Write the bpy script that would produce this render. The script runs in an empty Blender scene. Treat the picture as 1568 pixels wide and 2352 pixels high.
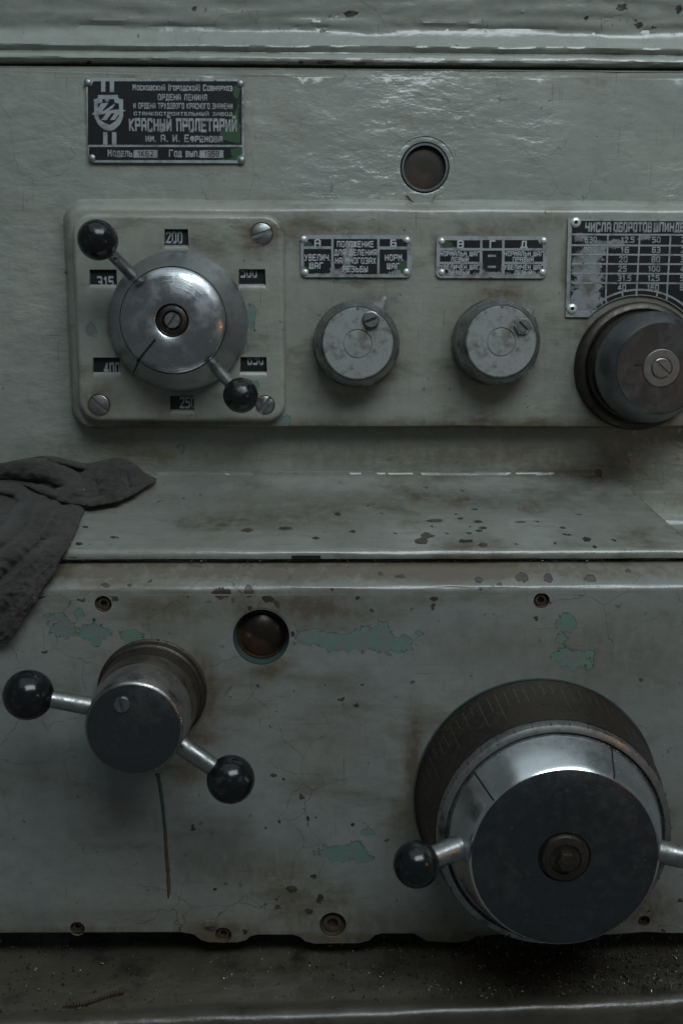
import bpy, bmesh, math, random
import numpy as np
from mathutils import Vector, Matrix, Euler, noise
from mathutils.geometry import delaunay_2d_cdt
random.seed(7)
C = bpy.context.scene.collection
SC = bpy.context.scene

# ------------------------------------------------------------------ camera
F = 2300.0                       # focal length in photo units (photo measured as 1568 x 2352)
PITCH, YAW, ROLL = math.radians(9.3), math.radians(1.1), math.radians(0.12)
D1 = 0.69                        # metres from lens to the headstock face (Y = 0)
CAMLOC = Vector((0.0, -D1, 0.0))
cd = bpy.data.cameras.new('camera'); cam = bpy.data.objects.new('camera', cd); C.objects.link(cam)
cam.location = CAMLOC
RM = (Matrix.Rotation(-YAW, 3, 'Z') @ Matrix.Rotation(math.pi/2 - PITCH, 3, 'X') @ Matrix.Rotation(ROLL, 3, 'Z'))
cam.rotation_euler = RM.to_euler()
cd.sensor_fit = 'VERTICAL'; cd.sensor_height = 36.0; cd.sensor_width = 24.0
cd.lens = 36.0*F/2352.0
cd.clip_start = 0.01; cd.clip_end = 50
cd.dof.use_dof = True; cd.dof.focus_distance = 0.60; cd.dof.aperture_fstop = 9.0
SC.camera = cam

def at(u, v, Y):                 # photo point -> point of the plane at depth Y
    d = RM @ Vector(((u-784)/F, -(v-1176)/F, -1.0))
    return CAMLOC + d*((Y-CAMLOC.y)/d.y)
RT = RM.transposed()
def proj(p):
    q = RT @ (Vector(p)-CAMLOC)
    return 784+F*q.x/-q.z, 1176-F*q.y/-q.z
def zz(v, Y): return at(784, v, Y).z
def px(Y, v=735): return at(785, v, Y).x-at(784, v, Y).x       # metres per photo unit at depth Y, photo row v

# ------------------------------------------------------------------ light: a dim workshop, a cool window high behind the camera and a faint ceiling
w = bpy.data.worlds.new('World'); SC.world = w; w.use_nodes = True
bg = w.node_tree.nodes['Background']; bg.inputs[0].default_value = (0.68, 0.80, 0.82, 1); bg.inputs[1].default_value = 0.085
def area(name, loc, target, sx, sy, power, col):
    l = bpy.data.lights.new(name, 'AREA'); l.shape = 'RECTANGLE'; l.size = sx; l.size_y = sy
    l.energy = power; l.color = col
    o = bpy.data.objects.new(name, l); C.objects.link(o); o.location = loc
    o.rotation_euler = (Vector(target)-Vector(loc)).to_track_quat('-Z', 'Y').to_euler()
    return o
area('window_light', (0.34, -0.95, 0.96), (0.0, -0.04, 0.06), 1.05, 0.50, 10.6, (0.85, 0.955, 1.0))
area('ceiling_light', (0.1, -0.85, 2.1), (0.1, -0.75, 0.0), 3.0, 2.3, 9.5, (0.82, 0.945, 1.0))
area('warm_lamp', (0.58, -0.60, -0.06), (-0.1, -0.17, -0.22), 0.06, 0.06, 0.10, (1.0, 0.48, 0.18))
SC.view_settings.view_transform = 'Standard'; SC.view_settings.look = 'None'
SC.view_settings.exposure = 0.0; SC.view_settings.gamma = 1.0
SC.cycles.use_denoising = True; SC.cycles.use_adaptive_sampling = True; SC.cycles.adaptive_threshold = 0.02
SC.cycles.max_bounces = 3; SC.cycles.diffuse_bounces = 2; SC.cycles.glossy_bounces = 3; SC.cycles.caustics_reflective = False

# ------------------------------------------------------------------ node helpers
class NT:
    def __init__(s, name):
        s.m = bpy.data.materials.new(name); s.m.use_nodes = True
        s.t = s.m.node_tree; s.b = s.t.nodes['Principled BSDF']; s.tc = s.t.nodes.new('ShaderNodeTexCoord')
        s.obj = s.tc.outputs['Object']
    def n(s, typ, **kw):
        x = s.t.nodes.new(typ)
        for k, v in kw.items(): setattr(x, k, v)
        return x
    def set(s, sock, v):
        if isinstance(v, bpy.types.NodeSocket): s.t.links.new(v, sock)
        elif isinstance(v, tuple) and len(v) == 3 and sock.type == 'RGBA': sock.default_value = (*v, 1)
        else: sock.default_value = v
    def math(s, op, a, b=0.0, c=None, clamp=False):
        x = s.n('ShaderNodeMath', operation=op, use_clamp=clamp); s.set(x.inputs[0], a); s.set(x.inputs[1], b)
        if c is not None: s.set(x.inputs[2], c)
        return x.outputs[0]
    def vmath(s, op, a, b):
        x = s.n('ShaderNodeVectorMath', operation=op); s.set(x.inputs[0], a); s.set(x.inputs[1], b); return x.outputs[0]
    def map(s, scale=(1, 1, 1), loc=(0, 0, 0), v=None, rot=(0, 0, 0)):
        x = s.n('ShaderNodeMapping'); s.set(x.inputs[0], v or s.obj)
        x.inputs['Scale'].default_value = scale; x.inputs['Location'].default_value = loc; x.inputs['Rotation'].default_value = rot
        return x.outputs[0]
    def noise(s, scale, detail=4, rough=.55, v=None, dist=0.0, col=False):
        x = s.n('ShaderNodeTexNoise'); s.set(x.inputs['Vector'], v or s.obj); x.inputs['Scale'].default_value = scale
        x.inputs['Detail'].default_value = detail; x.inputs['Roughness'].default_value = rough; x.inputs['Distortion'].default_value = dist
        return x.outputs['Color'] if col else x.outputs['Fac']
    def vor(s, scale, feature='F1', v=None, out='Distance', rnd=1.0):
        x = s.n('ShaderNodeTexVoronoi', feature=feature); s.set(x.inputs['Vector'], v or s.obj); x.inputs['Scale'].default_value = scale
        x.inputs['Randomness'].default_value = rnd
        return x.outputs[out]
    def step(s, v, a, b):            # smooth 0..1 between a and b
        x = s.n('ShaderNodeMapRange', interpolation_type='SMOOTHSTEP'); s.set(x.inputs[0], v)
        x.inputs[1].default_value = a; x.inputs[2].default_value = b; return x.outputs[0]
    def mix(s, f, a, b):
        x = s.n('ShaderNodeMix', data_type='RGBA'); s.set(x.inputs['Factor'], f); s.set(x.inputs[6], a); s.set(x.inputs[7], b)
        return x.outputs[2]
    def attr(s, name):
        x = s.n('ShaderNodeAttribute', attribute_name=name); return x.outputs['Fac']
    def bump(s, h, strength, dist, nrm=None):
        x = s.n('ShaderNodeBump'); x.inputs['Strength'].default_value = strength; x.inputs['Distance'].default_value = dist
        s.set(x.inputs['Height'], h)
        if nrm is not None: s.set(x.inputs['Normal'], nrm)
        return x.outputs[0]
    def out(s, **kw):
        for k, v in kw.items(): s.set(s.b.inputs[k.replace('_', ' ')], v)
        return s.m

def paint(name, A, B, dirt, dirt_amt=.5, cracks=.6, specks=.5, rough=.34, relief=.35, brush=(70, 70, 190), big=1.0, fs=9):
    t = NT(name)
    nl = t.noise(14, 5, .6); nm = t.noise(90, 5, .62)
    base = t.mix(t.step(nl, .35, .68), A, B)
    base = t.mix(t.math('MULTIPLY', t.step(nm, .35, .75), .34), base, tuple(c*.62 for c in A))
    # greasy brown film, dragged sideways, plus the places where hands and oil leave it
    film = t.noise(fs, 5, .68, v=t.map((1.0, 1, 2.6), (3, 1, 7)))
    film = t.math('MULTIPLY', t.step(film, .48, .74), dirt_amt)
    st = t.math('MULTIPLY', t.attr('stain'), 1.5); grain = t.noise(160, 5, .7, v=t.map((1, 1, .55)))
    st = t.math('MULTIPLY', st, t.math('ADD', .45, t.math('MULTIPLY', t.step(grain, .25, .68), .55)))
    film = t.math('ADD', film, st, clamp=True)
    base = t.mix(film, base, dirt)
    # old cracks in the enamel
    dv = t.vmath('ADD', t.obj, t.vmath('MULTIPLY', t.noise(38, 3, .6, col=True), (.020, .020, .020)))
    cr = t.vor(24, 'DISTANCE_TO_EDGE', v=dv)
    line = t.math('SUBTRACT', 1.0, t.step(cr, .0008, .0062))
    cm = t.math('MULTIPLY', line, t.step(t.noise(11, 3, .6, v=t.map((1, 1, 1), (9, 2, 4))), .46, .60))
    cm = t.math('MULTIPLY', cm, cracks)
    base = t.mix(cm, base, tuple(c*.22 for c in dirt))
    # hairline scratches
    sv = t.step(t.noise(1.0, 2, .6, v=t.map((1100, 1100, 26))), .67, .72); sh = t.step(t.noise(1.0, 2, .6, v=t.map((20, 700, 1200), rot=(0, .12, 0))), .68, .73)
    sm = t.math('MULTIPLY', t.math('MAXIMUM', sv, sh), t.math('MULTIPLY', t.step(nl, .40, .60), .55))
    base = t.mix(sm, base, tuple(c*.5 for c in dirt))
    # pinholes and little knocks
    pv = t.vmath('ADD', t.obj, t.vmath('MULTIPLY', t.noise(260, 3, .6, col=True), (.005, .005, .005)))
    vn = t.n('ShaderNodeTexVoronoi', feature='F1'); t.set(vn.inputs['Vector'], pv); vn.inputs['Scale'].default_value = 125
    pd = vn.outputs['Distance']; pc = t.n('ShaderNodeSeparateColor'); t.set(pc.inputs[0], vn.outputs['Color'])
    pk = t.attr('peck')
    rad = t.math('MULTIPLY', t.step(t.math('ADD', pc.outputs[0], t.math('MULTIPLY', pk, .5)), 1.0-.30*specks, 1.0), .21)
    pin = t.math('GREATER_THAN', rad, t.math('ADD', pd, .03))
    pin = t.math('MULTIPLY', pin, t.math('ADD', t.step(t.noise(13, 2, .6, v=t.map((1, 1, 1), (1, 5, 8))), .42, .62), t.math('MULTIPLY', pk, 2.0), clamp=True))
    base = t.mix(t.math('MULTIPLY', pin, .85), base, (.018, .015, .011))
    # chips down to the first green coat, with a dark broken rim
    en = t.math('ADD', t.math('MULTIPLY', t.math('SUBTRACT', t.noise(95, 5, .72), .5), 2.3), t.math('MULTIPLY', t.math('SUBTRACT', t.noise(300, 3, .65), .5), 1.1))
    g = t.math('ADD', t.attr('teal'), en)
    tm = t.step(g, .50, .54); rim = t.math('MULTIPLY', t.step(g, .44, .50), t.math('SUBTRACT', 1.0, t.step(g, .52, .58)))
    tc = t.mix(t.step(t.noise(75, 4, .6, v=t.map((1, 1, 1), (4, 4, 4))), .46, .54), (.135, .215, .176), (.165, .190, .182))
    base = t.mix(tm, base, tc)
    base = t.mix(t.math('MULTIPLY', t.math('MULTIPLY', rim, t.step(grain, .40, .62)), .75), base, (.022, .022, .017))
    # chips to bare dark iron / oil spots
    en2 = t.math('MULTIPLY', t.math('SUBTRACT', t.noise(170, 4, .72, v=t.map((1, 1, 1), (2, 2, 2))), .5), 1.9)
    r = t.math('ADD', t.attr('rust'), en2); rm = t.step(r, .50, .58)
    base = t.mix(t.math('MULTIPLY', rm, .94), base, t.mix(t.step(grain, .42, .60), (.014, .012, .010), (.062, .046, .031)))
    # relief
    bv = t.map(tuple(b for b in brush)); h1 = t.noise(1.0, 4, .55, v=bv, dist=.15); h2 = t.noise(24*big, 3, .5)
    h3 = t.noise(420, 2, .6)
    rl_ = t.math('ADD', .25*relief, t.math('MULTIPLY', t.step(t.noise(8, 2, .5, v=t.map((1, 1, 1), (7, 7, 1))), .38, .62), .75*relief))
    h = t.math('ADD', t.math('MULTIPLY', h1, rl_), t.math('MULTIPLY', h2, 1.1))
    h = t.math('ADD', h, t.math('MULTIPLY', h3, .06))
    nrm = t.bump(h, 1.0, .0012)
    d = t.math('ADD', tm, rm)
    nrm = t.bump(t.math('MULTIPLY', d, -1.0), 1.0, .0007, nrm)
    ro = t.math('ADD', t.math('MULTIPLY', nm, .22), rough-.10)
    ro = t.math('ADD', t.math('ADD', ro, t.math('MULTIPLY', film, .07)), t.math('MULTIPLY', rm, .2))
    t.b.inputs['Specular IOR Level'].default_value = .75
    return t.out(Base_Color=base, Roughness=ro, Normal=nrm)

def metal(name, col, rough, dirt=(.03, .024, .018), amt=.5, relief=.2, scale=120, stretch=(1, 1, 1), met=1.0, turned=None, dth=(.50, .74)):
    t = NT(name)
    n1 = t.noise(scale, 6, .65, v=t.map(stretch)); n2 = t.noise(28, 4, .6)
    dm = t.math('MULTIPLY', t.step(t.math('ADD', t.math('MULTIPLY', n1, .6), t.math('MULTIPLY', n2, .5)), *dth), amt)
    pit = t.vor(210, 'F1'); pc = t.n('ShaderNodeSeparateColor'); t.set(pc.inputs[0], t.vor(210, 'F1', out='Color'))
    pit = t.math('MULTIPLY', t.math('LESS_THAN', pit, .20), t.math('GREATER_THAN', pc.outputs[0], .93))
    dm = t.math('MAXIMUM', dm, t.math('MULTIPLY', pit, min(1, amt*1.6)))
    st = t.math('MULTIPLY', t.attr('stain'), t.step(n1, .25, .6))
    dm = t.math('MAXIMUM', dm, st)
    base = t.mix(dm, col, dirt)
    ro = t.math('ADD', t.math('MULTIPLY', n1, .18), t.math('ADD', rough-.09, t.math('MULTIPLY', dm, .35)))
    me = t.math('SUBTRACT', met, t.math('MULTIPLY', dm, .6*met))
    nrm = t.bump(n1, relief, .0003)
    if turned is not None:               # tool marks left by the lathe, rings about the axis
        p = t.vmath('MULTIPLY', t.vmath('SUBTRACT', t.obj, turned), (1, 0, 1))
        ln = t.n('ShaderNodeVectorMath', operation='LENGTH'); t.set(ln.inputs[0], p)
        cx = t.n('ShaderNodeCombineXYZ'); t.set(cx.inputs[0], ln.outputs['Value'])
        rg = t.noise(1100, 3, .75, v=cx.outputs[0]); nrm = t.bump(rg, .9, .00014, nrm)
        smr = t.step(t.noise(34, 4, .62, dist=.6), .44, .66)
        ro = t.math('ADD', ro, t.math('MULTIPLY', t.math('SUBTRACT', rg, .5), .18))
        base = t.mix(t.math('MULTIPLY', t.step(rg, .42, .7), .45), base, tuple(c*.4 for c in col))
        ro = t.math('ADD', ro, t.math('MULTIPLY', smr, .14)); base = t.mix(t.math('MULTIPLY', smr, .30), base, (.060, .046, .036))
    return t.out(Base_Color=base, Roughness=ro, Metallic=me, Normal=nrm)

def plain(name, col, rough=.5, amt=.35, scale=200, met=0.0, alt=None, relief=.3, dist=.0004):
    t = NT(name); n1 = t.noise(scale, 5, .62)
    return t.out(Base_Color=t.mix(t.math('MULTIPLY', t.step(n1, .35, .7), amt), col, alt or tuple(c*.4 for c in col)),
                 Roughness=t.math('ADD', t.math('MULTIPLY', n1, .2), rough-.1), Metallic=met, Normal=t.bump(n1, relief, dist))

def enamel(name):
    t = NT(name)
    n = t.noise(420, 5, .75); wv = t.math('ADD', t.attr('wear'), t.math('MULTIPLY', t.math('SUBTRACT', n, .5), 2.4))
    wm = t.step(wv, .46, .60)
    fine = t.math('MULTIPLY', t.step(t.noise(700, 3, .6, v=t.map((.4, 1, 1), rot=(0, .6, 0))), .70, .78), .25)
    wm = t.math('MAXIMUM', wm, fine)
    gr = t.step(t.math('ADD', t.attr('green'), t.math('MULTIPLY', t.math('SUBTRACT', t.noise(200, 4, .6), .5), .9)), .46, .56)
    base = t.mix(t.step(t.noise(60, 4, .6), .4, .7), (.0055, .0065, .0075), (.011, .012, .0125))
    base = t.mix(gr, base, (.035, .075, .038)); base = t.mix(wm, base, t.mix(t.step(t.noise(90, 5, .7), .40, .66), (.25, .27, .28), (.12, .115, .10)))
    t.b.inputs['Specular IOR Level'].default_value = .3
    return t.out(Base_Color=base, Roughness=t.math('ADD', .46, t.math('MULTIPLY', n, .2)), Metallic=t.math('MULTIPLY', wm, .35), Normal=t.bump(n, .3, .0002))

M = {}
M['paint_top'] = paint('glossy_enamel', (.270, .294, .268), (.302, .316, .280), (.150, .134, .096), .45, .45, .35, .245, 1.55, (42, 42, 92), fs=12)
M['paint_pad'] = paint('grubby_enamel', (.285, .306, .276), (.310, .312, .268), (.105, .086, .056), .70, .25, .45, .30, .45, (60, 60, 120), fs=17)
M['paint_shelf'] = paint('oily_enamel', (.222, .236, .216), (.238, .240, .208), (.085, .070, .048), .85, .20, .9, .21, .35, (30, 90, 90), fs=15)
M['paint_box'] = paint('cracked_enamel', (.232, .250, .238), (.252, .260, .236), (.115, .096, .066), .66, .60, 1.0, .26, .38, (60, 60, 90), fs=13)
M['paint_knob'] = paint('knob_enamel', (.320, .350, .345), (.290, .310, .298), (.075, .058, .038), .80, .0, .9, .34, .35, (90, 90, 90), fs=45)
M['knob_grip'] = paint('grimy_knob_enamel', (.230, .250, .245), (.150, .155, .145), (.040, .033, .024), 1.0, .0, .9, .36, .6, (120, 120, 120), fs=50)
M['tray'] = paint('greasy_tray_paint', (.085, .076, .058), (.045, .039, .029), (.014, .011, .008), .95, .0, 1.0, .34, .8, (60, 110, 110), fs=26)
M['steel'] = metal('polished_steel', (.62, .65, .68), .22, amt=.22, relief=.10)
M['steel_cone'] = metal('bright_turned_cone', (.80, .84, .86), .20, amt=.12, relief=.06)
M['hub_brown'] = metal('oil_browned_steel', (.20, .172, .148), .30, dirt=(.04, .028, .020), amt=.5, relief=.2)
M['hub_steel'] = metal('handled_hub_steel', (.40, .385, .37), .24, dirt=(.06, .045, .034), amt=.55, relief=.12, dth=(.46, .72))
M['steel_dull'] = metal('dull_steel', (.42, .44, .45), .40, amt=.45, relief=.25)
M['steel_dark'] = metal('dark_steel', (.20, .215, .23), .34, dirt=(.03, .022, .017), amt=.35, relief=.15)
M['face_turned'] = metal('turned_dark_steel', (.150, .162, .172), .32, dirt=(.05, .036, .026), amt=.35, relief=.15, scale=160, turned=(0, 0, 0))
M['steel_turned'] = metal('turned_bright_steel', (.60, .63, .66), .22, amt=.35, relief=.12, turned=(0, 0, 0))
M['knob_cap'] = metal('worn_grey_knob', (.42, .45, .45), .33, dirt=(.075, .060, .042), amt=.85, relief=.40, scale=150, met=.45, dth=(.47, .68))
M['knob_grip2'] = metal('grimy_knob_side', (.29, .305, .30), .27, dirt=(.035, .028, .021), amt=.75, relief=.6, scale=130, met=.85, dth=(.46, .68))
M['steel_brown'] = metal('oily_brown_steel', (.095, .082, .070), .48, dirt=(.030, .020, .013), amt=.6, relief=.5, scale=300)
M['ring_dark'] = metal('grimy_black_ring', (.075, .068, .060), .42, dirt=(.020, .015, .011), amt=.7, relief=.4, scale=200)
M['rod'] = metal('handled_steel_rod', (.34, .345, .345), .32, dirt=(.05, .040, .030), amt=.7, relief=.3, scale=160, dth=(.46, .70))
M['screw'] = metal('screw_steel', (.30, .31, .31), .38, amt=.6, relief=.3, scale=300)
M['alu'] = metal('plate_aluminium', (.37, .40, .42), .44, dirt=(.075, .068, .055), amt=.65, relief=.3, scale=240, met=.5, dth=(.46, .70))
M['letter'] = metal('plate_letter', (.52, .56, .58), .42, dirt=(.12, .115, .10), amt=.4, relief=.2, scale=260, met=.35)
M['bright'] = metal('bright_rivet', (.80, .82, .80), .30, amt=.15, met=.5)
M['enamel'] = enamel('black_plate_enamel')
def ballmat():
    t = NT('black_bakelite'); n1 = t.noise(130, 5, .65); n2 = t.noise(900, 2, .6, v=t.map((1, .2, .35), rot=(.5, .3, .8)))
    dust = t.math('MULTIPLY', t.step(n1, .52, .70), .6); sc = t.math('MULTIPLY', t.step(n2, .70, .74), .5)
    base = t.mix(t.math('MAXIMUM', dust, sc), (.007, .0085, .010), (.045, .040, .034))
    ro = t.math('ADD', .13, t.math('ADD', t.math('MULTIPLY', dust, .35), t.math('MULTIPLY', n1, .10)))
    return t.out(Base_Color=base, Roughness=ro, Normal=t.bump(n1, .12, .0003))
M['ball'] = ballmat()
M['black'] = plain('black_grease', (.010, .009, .008), .5, .5, 200)
M['numdisc'] = plain('black_number_disc', (.010, .012, .014), .4, .5, 200)
M['numeral'] = plain('pale_numeral', (.38, .42, .44), .5, .6, 500, alt=(.12, .13, .13))
M['hole'] = plain('rusty_bore', (.050, .038, .027), .42, .8, 300, alt=(.105, .068, .040))
M['rust'] = plain('brown_rust_run', (.105, .070, .042), .5, .7, 160, alt=(.045, .032, .022))
M['teal_edge'] = plain('old_teal_paint', (.030, .085, .080), .4, .95, 90, alt=(.05, .055, .048))
M['grit'] = plain('oily_grit', (.060, .052, .042), .45, .9, 120, alt=(.016, .013, .010))
M['swarf'] = metal('dull_swarf', (.50, .50, .49), .40, dirt=(.06, .05, .04), amt=1.0, scale=600, dth=(.48, .62))
def glassmat(name, col, alt, rough=.12):
    t = NT(name); n1 = t.noise(60, 4, .6); n2 = t.noise(350, 3, .6)
    return t.out(Base_Color=t.mix(t.step(n1, .45, .65), col, alt), Roughness=t.math('ADD', rough, t.math('MULTIPLY', n2, .12)), Metallic=.25, Normal=t.bump(n2, .1, .0002))
M['lens_up'] = glassmat('brown_oil_glass', (.030, .025, .020), (.062, .042, .030), .30)
M['lens_low'] = glassmat('amber_oil_glass', (.018, .013, .009), (.070, .042, .022), .20)
def clothmat():
    t = NT('grey_cotton'); n1 = t.noise(45, 5, .6); n2 = t.noise(900, 3, .6)
    wv = t.math('ADD', t.noise(1.0, 2, .5, v=t.map((240, 240, 1700), rot=(0, .5, 0))), t.noise(1.0, 2, .5, v=t.map((1700, 1700, 240), rot=(0, .5, 0))))
    oil = t.step(t.noise(28, 4, .6, v=t.map((1, 1, 1), (5, 1, 3))), .50, .66)
    base = t.mix(t.step(n1, .35, .7), (.037, .033, .028), (.021, .019, .017))
    base = t.mix(t.math('MULTIPLY', t.step(wv, .98, 1.25), .6), base, (.060, .053, .045))
    base = t.mix(t.math('MULTIPLY', oil, .5), base, (.014, .012, .010))
    h = t.math('ADD', t.math('MULTIPLY', wv, 1.6), t.math('MULTIPLY', t.noise(160, 4, .65), 3.0))
    t.b.inputs['Sheen Weight'].default_value = .12; t.b.inputs['Sheen Roughness'].default_value = .6
    return t.out(Base_Color=base, Roughness=.95, Normal=t.bump(h, .6, .0005))
M['cloth'] = clothmat()

# ------------------------------------------------------------------ wear maps, given where the marks sit in the photo
def zoomer(x0, y0, x1, wz=1568.0):
    k = (x1-x0)/wz
    return lambda a, b, ra=0, rb=0: ((x0+a*k)*.91858, (y0+b*k)*.91858, ra*k*.91858, rb*k*.91858)
zA = zoomer(500, 1380, 1150); zB = zoomer(0, 1100, 500); zC = zoomer(1150, 1130, 1707); zD = zoomer(300, 1900, 1000)
TEAL = [zA(*e) for e in [(700, 512, 110, 42), (860, 545, 150, 48), (1060, 520, 135, 84), (1200, 550, 115, 50), (1312, 490, 32, 26)]]
TEAL += [zB(*e) for e in [(430, 1385, 100, 40), (480, 1480, 120, 75), (740, 1505, 140, 60), (750, 1590, 42, 40), (615, 1365, 38, 36), (1040, 1540, 85, 48)]]
TEAL += [zC(*e) for e in [(745, 1225, 66, 80), (715, 1310, 48, 44), (800, 1450, 140, 80), (690, 1438, 56, 34), (790, 1520, 44, 30)]]
TEAL += [zD(*e) for e in [(1215, 522, 150, 42), (1320, 490, 44, 48), (1385, 412, 46, 18), (1360, 552, 60, 24), ]]
TEAL += [(578, 725, 11, 34), (560, 800, 8, 26), (208, 755, 14, 16), (575, 885, 22, 10), (418, 1028, 8, 12), (655, 968, 10, 18), (790, 640, 60, 6)]
RUST = [zA(*e) for e in [(130, 250, 80, 55), (290, 240, 40, 60), (410, 285, 56, 34), (465, 320, 28, 40), (1210, 145, 45, 15), (1410, 285, 36, 26), (1395, 335, 17, 22), (350, 800, 22, 17),
        (850, 895, 36, 24), (940, 920, 32, 18), (750, 797, 25, 15), (980, 810, 23, 17), (560, 500, 20, 40), (1090, 130, 20, 18), (1275, 547, 18, 16), (900, 733, 18, 12)]]
RUST += [zC(*e) for e in [(130, 900, 40, 30), (440, 880, 64, 52), (620, 890, 46, 54), (910, 890, 62, 40), (275, 930, 30, 20), (1180, 835, 32, 18), (125, 490, 50, 14), (420, 493, 58, 13), (160, 535, 42, 14),
        (135, 555, 38, 17), (60, 627, 48, 18), (170, 650, 30, 30), (720, 533, 32, 12), (755, 582, 36, 11), (890, 615, 40, 25), (835, 438, 32, 9), (945, 668, 25, 20), (540, 488, 18, 10), (0, 467, 26, 13),
        (105, 405, 30, 11), (60, 572, 28, 11), (1085, 620, 18, 14), (850, 1005, 22, 14), (320, 1127, 13, 12), (755, 1050, 14, 16), (1425, 1090, 18, 18), (980, 160, 44, 30)]]
RUST += [zB(*e) for e in [(670, 683, 38, 16), (620, 812, 48, 24), (890, 765, 50, 13), (460, 930, 22, 17), (570, 925, 48, 14), (635, 1240, 42, 42), (830, 1140, 42, 26), (1015, 1140, 30, 26), (320, 1230, 95, 36),
        (465, 1215, 24, 22), (375, 1620, 26, 24), (740, 1412, 16, 14), (900, 1240, 50, 34), (1475, 1225, 16, 20)]]
RUST += [zD(*e) for e in [(1015, 210, 22, 18), (1025, 268, 18, 12), (1045, 335, 14, 50), (410, 385, 22, 22), (960, 725, 38, 28), (880, 825, 26, 22), 
        (510, 945, 56, 30), (700, 965, 26, 26), (540, 725, 18, 14), (790, 195, 14, 14), (900, 348, 13, 13), (820, 378, 15, 11),
        (1120, 780, 26, 40), (1080, 655, 26, 16), (1050, 850, 40, 24), (1015, 905, 18, 14), (860, 90, 26, 16), (915, 110, 20, 14), (1300, 370, 24, 14), (1490, 455, 24, 12)]]
RUST += [(567, 1217, 20, 7), (980, 1230, 24, 9), (967, 1243, 26, 10), (1000, 1196, 27, 7), (655, 1213, 22, 6), (775, 1181, 10, 6), (1110, 1251, 18, 8), (1060, 1243, 12, 9), (810, 1221, 10, 5), (725, 1235, 12, 5),
         (805, 30, 22, 9), (1425, 18, 20, 9), (1465, 57, 17, 9), (1345, 42, 9, 8), (1500, 62, 8, 7), (740, 69, 11, 7), (446, 20, 8, 6), (752, 143, 34, 7), (825, 145, 25, 7), (690, 144, 10, 6), (205, 143, 12, 5), (1558, 22, 12, 16)]
STAIN = [(480, 690, 250, 60, .25), (405, 560, 80, 40, .35), (600, 540, 55, 50, .75), (228, 930, 55, 45, .7), (420, 930, 90, 50, .4), (250, 630, 100, 40, .35), (410, 735, 185, 185, .35),
         (817, 787, 130, 130, .50), (1131, 787, 140, 135, .60), (1460, 840, 190, 185, .75), (860, 690, 60, 30, .5), (1150, 680, 90, 30, .6), (780, 975, 500, 18, .5), (1200, 975, 400, 20, .6), (420, 975, 260, 16, .6),
         (820, 530, 260, 30, .35), (1200, 520, 200, 30, .4), (1000, 980, 30, 18, .5), (400, 1045, 420, 30, .55), (1050, 1050, 520, 32, .7), (1300, 1080, 200, 24, .8), (900, 1150, 600, 30, .35), (650, 1190, 200, 40, .5),
         (760, 1312, 1200, 26, 1.0), (1250, 1315, 500, 25, .8), (700, 1400, 260, 50, .55), (300, 1330, 200, 30, .5), (390, 1420, 120, 60, .45), (1400, 1500, 220, 110, .45), (1120, 1480, 180, 60, .3),
         (460, 1590, 40, 120, .9), (440, 1770, 60, 40, .8), (950, 1760, 22, 120, .9), (930, 1900, 60, 100, .5), (560, 1990, 200, 60, .5), (700, 2060, 220, 60, .35), (800, 2120, 300, 50, .6), (520, 2140, 130, 30, .8),
         (1480, 2080, 90, 70, .8), (1540, 1950, 40, 120, .5), (160, 2140, 260, 18, .6), (700, 2155, 900, 24, .8), (450, 2110, 900, 30, .35), (760, 1700, 120, 100, .25), (620, 1540, 40, 22, .7), (820, 146, 200, 8, .8), (100, 150, 300, 6, .5), (1400, 130, 60, 10, .4),
         (970, 480, 50, 14, .4), (560, 290, 12, 110, .5), (380, 380, 180, 7, .5), (800, 640, 140, 7, .55), (1130, 640, 140, 7, .55), (690, 560, 12, 60, .5), (1003, 560, 12, 60, .5), (1300, 620, 12, 110, .7), (1350, 760, 60, 40, .7)]
PECK = [zD(*e)+(a,) for e, a in [((640, 640, 130, 60), .8), ((790, 570, 110, 45), .7), ((420, 960, 130, 50), .9), ((900, 780, 200, 120), .5), ((1000, 930, 200, 60), .6), ((320, 60, 80, 50), .9), ((850, 330, 300, 200), .25)]]
PECK += [(700, 1400, 300, 40, .5), (1250, 1340, 350, 30, .5), (400, 1340, 250, 30, .5), (1500, 2090, 90, 60, .9), (980, 1230, 160, 40, .5), (1150, 1240, 250, 30, .5), (1131, 800, 120, 110, .4), (450, 1770, 50, 40, .9), (1450, 30, 180, 50, .5), (960, 1700, 60, 200, .35)]
WEAR = [(805, 560, 10, 14), (800, 585, 12, 18), (797, 605, 11, 18), (790, 622, 14, 10), (770, 628, 14, 8), (910, 628, 18, 6), (810, 560, 9, 10), (1130, 632, 44, 8), (1020, 632, 30, 6), (1225, 630, 30, 6),
        (1345, 610, 36, 34), (1350, 645, 34, 40), (1345, 690, 36, 40), (1362, 575, 28, 20), (1400, 560, 40, 10), (1330, 545, 18, 10), (1330, 720, 30, 20), (1480, 545, 16, 6), (700, 625, 12, 10), (1010, 560, 6, 20), (250, 230, 8, 5)]
GREEN = [(525, 310, 22, 22), (545, 290, 14, 40), (545, 350, 14, 20), (545, 210, 10, 18), (700, 562, 14, 10), (925, 615, 20, 14), (700, 620, 12, 10), (1025, 562, 14, 9), (880, 634, 30, 5), (208, 188, 8, 6)]
def field(P, L):                       # P: (n,2) photo coordinates -> 1.5 - distance in units of each mark's size
    q = np.full(len(P), 9.0)
    for x, y, rx, ry in L: q = np.minimum(q, np.hypot((P[:, 0]-x)/rx, (P[:, 1]-y)/ry)*(1.45 if L is RUST else 1.0))
    return np.clip(1.5-q, 0, 1.5)
def soft(P, L):
    s = np.zeros(len(P))
    for x, y, rx, ry, a in L: s = np.maximum(s, a*np.exp(-(((P[:, 0]-x)/rx)**2+((P[:, 1]-y)/ry)**2)*1.1))
    return s
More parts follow.
